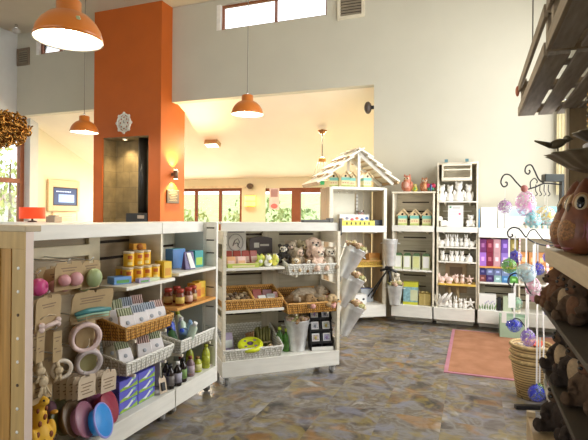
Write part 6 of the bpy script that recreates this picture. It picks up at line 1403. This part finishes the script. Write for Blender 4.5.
for i, (u, v, c) in enumerate(((-.10, .20, 0), (-.16, .23, 1), (-.06, .25, 0), (-.12, .29, 1), (-.04, .31, 0))):
    t = thing('glass_flower', 'orange red glass flower lying in the top wicker basket', 'glass flower', SF, u, v, .475+.012*(i % 2), 30*i, 'glass flowers in the top wicker basket')
    b = MB()
    for k in range(6): b.ell((.022*math.cos(k*1.05), .022*math.sin(k*1.05), .0), (.022, .016, .010), rot=(0, -.4, k*1.05), n=10)
    b.build('petals', [mat('red_orange_glass', (.62, .07, .03), .2), mat('rose_glass', (.66, .26, .24), .2)][c], t); MB().ell((0, 0, .006), .011, n=10).build('centre', mat('amber_centre', (.7, .4, .05), .3), t)
t = thing('basket_lining', 'crumpled cream paper lining inside the top wicker basket', 'paper', SF, -.115, .28, .425); rr = random.Random(2)
b = MB(); [b.ell((.10*((i+.5)/14)**.5*math.cos(i*2.4), .10*((i+.5)/14)**.5*math.sin(i*2.4), rr.uniform(-.01, .01)), (.05, .045, .025), rot=(rr.random(), rr.random(), rr.random()), n=8) for i in range(14)]; b.build('paper', mat('cream_crumple', (.66, .58, .42), .7), t, remesh=.008)
# curtain by the corner window
t = thing('side_curtain', 'pale yellow curtain strip at the corner window behind the dark shelving', 'curtain', Wd, 1.15, 7.50, 0)
pts = [(-.10+.2*i/24, .018*math.sin(i*1.3)) for i in range(25)]; b = MB()
for (xa, ya), (xb, yb) in zip(pts, pts[1:]): b.hexa([(xa, ya-.002, 1.9), (xb, yb-.002, 1.9), (xb, yb+.002, 1.9), (xa, ya+.002, 1.9)], [(xa, ya-.002, 3.2), (xb, yb-.002, 3.2), (xb, yb+.002, 3.2), (xa, ya+.002, 3.2)])
b.build('cloth', mat('pale_yellow_cloth', (.78, .72, .5), .8), t); MB().cyl(.012, -.13, .13, 10, T=TR((0, 0, 3.21), (0, PI/2, 0))).build('rod', CHROME, t)

# --- dark wooden display in the right foreground
t = rightU = thing('display_shelving', 'dark wooden display shelving standing in shadow at the right edge', 'shelving unit', Wd, 0, 0, 0)
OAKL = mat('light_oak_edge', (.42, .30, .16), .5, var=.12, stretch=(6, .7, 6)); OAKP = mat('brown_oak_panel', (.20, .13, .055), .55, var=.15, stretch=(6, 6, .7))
MB().box(.52, .86, 3.25, 3.29, 0.0, 2.24).build('end_panel', OAKP, t, bev=.004); MB().box(.505, .52, 3.245, 3.295, 0, 2.24).build('edge_strip', mat('pale_edge_strip', (.52, .42, .28), .5), t)
MB().box(.84, .86, .9, 3.25, 0, 2.24).build('back_panel', OAKP, t)
def rsh(x0, y1, z0, z1, m): return MB().box(x0, .84, .9, y1, z0, z1).build('shelf', m, t, bev=.003)
rsh(.40, 3.27, 1.318, 1.405, mat('shelf_fascia_oak', (.40, .30, .17), .5, var=.1, stretch=(6, .7, 6)))
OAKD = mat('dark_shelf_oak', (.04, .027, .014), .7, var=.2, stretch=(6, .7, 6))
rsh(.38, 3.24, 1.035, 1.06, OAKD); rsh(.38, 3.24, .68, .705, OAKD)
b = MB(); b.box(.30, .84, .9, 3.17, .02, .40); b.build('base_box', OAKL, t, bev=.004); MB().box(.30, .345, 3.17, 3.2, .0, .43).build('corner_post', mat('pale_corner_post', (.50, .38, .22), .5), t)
# crates along the top
def crate(label, y0, y1, z0, h, x0=.27, x1=.66):
    t = thing('wooden_crate', label, 'crate', Wd, (x0+x1)/2, (y0+y1)/2, z0); w = (x1-x0)/2; d = (y1-y0)/2
    b = MB(); n = 4; g = .022; bw_ = (2*w-g*(n-1))/n
    for i in range(n): x = -w+i*(bw_+g); b.box(x, x+bw_, -d, d, 0, .016)
    b.build('bottom_slats', GREYWOOD, t, bev=.002)
    for y in (-d*.7, d*.0, d*.7): MB().box(-w, w, y-.03, y+.03, .016, .028).build('batten', GREYWOOD, t)
    b = MB()
    for sx in (-1, 1):
        for z, hh in ((.0, .055), (.155, .055)): b.box(sx*(w+.008)-.008, sx*(w+.008)+.008, -d, d, z, z+hh)
    for sy in (-1, 1):
        for z, hh in ((.0, .055), (.155, .055)): b.box(-w, w, sy*(d-.008)-.008, sy*(d-.008)+.008, z+.016, z+hh+.01)
    for sx in (-1, 1):
        for sy in (-1, 1): b.box(sx*(w-.015)-.015, sx*(w-.015)+.015, sy*(d-.04)-.025, sy*(d-.04)+.025, .016, h)
    b.build('side_slats', mat('crate_side_wood', (.24, .18, .11), .65, var=.25, stretch=(6, .7, 6)), t, bev=.002)
    return t
crate('far weathered crate lying on top of the dark display at the right', 2.17, 3.42, 2.242, .225)
crate('near weathered crate on top of the dark display, cut by the frame', .93, 2.10, 2.242, .225)
t = thing('hook_ornament', 'tiny red ornament on the far corner of the weathered crate', 'ornament', Wd, .25, 3.40, 2.38)
MB().ell((0, 0, .02), (.013, .013, .035)).build('body', mat('rust_ornament', (.5, .16, .08), .5), t); MB().tube([(0, 0, .05), (.012, 0, .065), (.02, 0, .05)], .003, 6).build('hook', BRZ, t)
t = thing('thin_cable', 'thin grey cable running from the ceiling down to the far weathered crate', 'cable', Wd, .272, 2.76, 2.468)
MB().cyl(.0035, .0, CH-2.468, 6).build('cable', CORD, t); MB().ell((0, 0, .012), (.008, .008, .012)).build('hook', CHROME, t)
# tiered tray with bird
TINM = mat('dark_tin', (.13, .105, .06), .45, metal=.5, var=.3, scale=20)
t = thing('tiered_tray', 'dark fluted two tier tin tray hanging under the crates', 'tiered tray', Wd, .60, 2.5, 1.80)
MB().lathe([(.003, .012), (.15, .0), (.20, .018), (.28, .072), (.295, .078), (.28, .080), (.20, .028), (.15, .012), (.003, .018)], 64, flute=.035, nf=18).build('lower_dish', TINM, t)
MB().lathe([(.003, .012), (.09, .0), (.12, .015), (.175, .05), (.185, .055), (.175, .057), (.12, .024), (.003, .018)], 48, T=TR((0, 0, .12)), flute=.035, nf=14).build('upper_dish', TINM, t)
MB().cyl(.008, .01, .44, 10).build('rod', TINM, t)
b = MB(); b.ell((0, 0, .0), (.042, .020, .020), rot=(0, -.3, 0)).ell((.042, 0, .022), .016).tube([(-.03, 0, -.008), (-.10, 0, .012)], [.014, .004], 8).tube([(.055, 0, .022), (.072, 0, .02)], [.006, .001], 6).tube([(0, 0, -.01), (.004, 0, -.04)], .004, 5)
b.build('bird', TINM, t, loc=(-.262, -.105, .115), rot=(0, 0, R(20)))
t = thing('bead_string', 'amber and dark bead string hanging beside the tray', 'bead string', Wd, .52, 2.72, 1.98)
MB().cyl(.002, 0, .262, 6).build('string', ROPE, t)
for i in range(9): MB().ell((0, 0, .01+i*.026), (.009, .009, .011), n=10).build('bead', [mat('amber_bead', (.5, .22, .04), .2), mat('dark_bead', (.05, .03, .02), .2), mat('gold_bead', (.5, .36, .1), .3)][i % 3], t)
t = thing('gift_parcel', 'dark pink gift parcel standing on the lower dish of the tray', 'parcel', Wd, .50, 2.60, 1.822)
MB().ell((0, 0, .05), (.04, .04, .05)).build('parcel', mat('dark_pink_wrap', (.35, .05, .12), .5), t); b = MB(); [b.ell((.018*math.cos(i*2.1), .018*math.sin(i*2.1), .105), (.016, .012, .014), n=8) for i in range(3)]; b.build('bow', RIB, t)
# carved owls
def big_owl(label, x, y, z, h, rot, lean):
    t = thing('owl_ornament', label, 'owl ornament', Wd, x, y, z, rot, None, tilt=(lean, 0)); s = h/.36
    RW_ = mat('carved_red_wood', (.15, .045, .016), .5, var=.35, scale=25, bump=.2)
    b = MB(); b.lathe([(.002, 0), (.05*s, .003*s), (.082*s, .045*s), (.088*s, .10*s), (.080*s, .16*s), (.064*s, .22*s), (.046*s, .275*s), (.027*s, .325*s), (.011*s, .352*s), (.0, .36*s)], 30)
    b.build('body', RW_, t)
    MB().ell((0, -.046*s, .098*s), (.064*s, .048*s, .078*s)).build('belly', mat('mosaic_belly', (.24, .10, .025), .55, var=.7, scale=90, bump=.5), t)
    MB().tube([(.074*s*math.sin(a), -.062*s+.03*abs(math.sin(a)), .10*s-.084*s*math.cos(a)) for a in [i*PI/12 for i in range(-12, 12)]], .007*s, 7, closed=True).build('belly_rim', mat('plum_wood', (.20, .05, .06), .4), t)
    for sx in (-1, 1):
        rz = sx*.75
        for nm, r_, off, m_ in (('eye_ring', (.038, .014, .052), .050, mat('tan_eye_ring', (.30, .16, .06), .5)), ('eye_white', (.027, .012, .040), .058, mat('owl_cream_eye', (.42, .33, .2), .4)), ('pupil', (.018, .010, .030), .064, EYE)):
            MB().ell((sx*off*s*math.sin(.75), -off*s*math.cos(.75), .232*s), tuple(q*s for q in r_), rot=(-.18, 0, rz)).build(nm, m_, t)
    MB().ell((0, -.066*s, .205*s), (.009*s, .014*s, .024*s)).build('beak', mat('dark_beak', (.12, .06, .03), .4), t)
    for sx in (-1, 1): MB().ell((sx*.075*s, .01*s, .11*s), (.018*s, .045*s, .08*s)).build('wing', mat('plum_wood', (.20, .05, .06)), t)
    return t
big_owl('far carved red owl with dark oval eye on the dark display top shelf', .47, 2.97, 1.41, .385, -68, -.14)
big_owl('near carved red owl in front of the far owl on the top shelf', .47, 2.71, 1.41, .385, -62, -.14)
# brown toys in the shade
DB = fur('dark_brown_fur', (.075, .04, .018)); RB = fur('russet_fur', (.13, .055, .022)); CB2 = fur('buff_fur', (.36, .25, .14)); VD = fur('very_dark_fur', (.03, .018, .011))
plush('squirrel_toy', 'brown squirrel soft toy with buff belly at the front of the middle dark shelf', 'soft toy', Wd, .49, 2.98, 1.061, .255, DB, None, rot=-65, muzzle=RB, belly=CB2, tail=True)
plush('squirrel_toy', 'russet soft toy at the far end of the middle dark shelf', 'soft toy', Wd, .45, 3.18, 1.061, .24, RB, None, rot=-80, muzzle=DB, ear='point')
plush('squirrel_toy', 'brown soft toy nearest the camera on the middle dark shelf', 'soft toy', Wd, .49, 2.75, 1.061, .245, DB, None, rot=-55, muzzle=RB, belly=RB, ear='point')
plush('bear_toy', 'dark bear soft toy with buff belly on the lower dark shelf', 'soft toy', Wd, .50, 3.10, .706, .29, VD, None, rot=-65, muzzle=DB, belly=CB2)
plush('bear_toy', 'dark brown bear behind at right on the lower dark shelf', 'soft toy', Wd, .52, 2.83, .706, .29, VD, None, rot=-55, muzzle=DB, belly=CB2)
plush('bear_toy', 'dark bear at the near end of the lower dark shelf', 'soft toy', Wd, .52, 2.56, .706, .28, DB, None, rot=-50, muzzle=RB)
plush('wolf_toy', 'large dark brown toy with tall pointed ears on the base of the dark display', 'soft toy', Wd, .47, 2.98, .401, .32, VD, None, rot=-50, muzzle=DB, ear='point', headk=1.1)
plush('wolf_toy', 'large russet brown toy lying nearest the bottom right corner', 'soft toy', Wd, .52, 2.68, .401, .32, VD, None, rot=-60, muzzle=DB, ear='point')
t = thing('craft_bundle', 'pale bundle of craft sticks behind the dark toys on the base', 'bundle', Wd, .42, 3.03, .401)
b = MB(); [b.tube([(.0, .0, 0), (.05*math.cos(i*1.3), .05*math.sin(i*1.3), .24+.03*(i % 3))], .006, 6) for i in range(9)]; b.build('sticks', mat('pale_stick', (.6, .52, .4), .7), t); MB().lathe([(.024, 0), (.03, .05), (.026, .05), (.02, .004)], 14).build('pot', mat('plum_pot', (.25, .12, .12), .5), t)
t = thing('shelf_label', 'white paper label strip on the dark display at the right edge', 'label', Wd, .385, 2.05, .585)
MB().box(-.008, -.005, -.02, .02, 0, .10).build('label', PAPER, t); MB().box(-.005, .06, -.01, .01, .08, .095).build('holder', CHROME, t)
# ================================================================ CAMERA, LIGHT
cam = bpy.data.cameras.new('camera'); co = bpy.data.objects.new('camera', cam); COL.objects.link(co)
co.location = (0, 0, 1.59); co.rotation_euler = (Matrix.Rotation(R(20.66), 3, 'Z') @ Matrix.Rotation(PI/2, 3, 'X') @ Matrix.Rotation(R(.5), 3, 'Z')).to_euler()
cam.sensor_width = 36; cam.lens = 480/588*36; cam.shift_y = -5/588; cam.clip_start = .05
S.camera = co
def area(name, loc, rot, sx, sy, e, col):
    li = bpy.data.lights.new(name, 'AREA'); li.shape = 'RECTANGLE'; li.size = sx; li.size_y = sy; li.energy = e; li.color = col
    o = bpy.data.objects.new(name, li); COL.objects.link(o); o.location = loc; o.rotation_euler = rot; return o
DAY = (1, .985, .95)
for a, b, c, d in RW: area('daylight_right', (1.29, (a+b)/2, (c+d)/2), (0, PI/2, 0), d-c, b-a, 82, DAY)
for (a, b, c, d), e_ in zip(FWH, (8, 18, 34)): area('daylight_front', ((a+b)/2, -2.94, (c+d)/2), (PI/2, 0, 0), b-a, d-c, e_, DAY)
for a, b, c, d in LWH: area('daylight_left', (-9.28, (a+b)/2, (c+d)/2), (0, -PI/2, 0), d-c, b-a, 4, DAY)
# warm lamps of the far room
for x in (-7.6, -5.2, -2.8):
    area('far_room_lamp', (x, 9.0, 3.05), (R(-24), 0, 0), .5, .5, 32 if x < -7 else 75, (1, .85, .60))
for a, b, c, d in FH: area('daylight_far', ((a+b)/2, 10.54, (c+d)/2), (-PI/2, 0, 0), b-a, d-c, 50, (1, .93, .75))
w = bpy.data.worlds.new('world'); S.world = w; w.use_nodes = True
bg = w.node_tree.nodes['Background']; bg.inputs[0].default_value = (.93, .97, 1, 1); bg.inputs[1].default_value = 2.4
S.view_settings.view_transform = 'Standard'; S.view_settings.look = 'None'; S.view_settings.gamma = 1; S.view_settings.exposure = .2
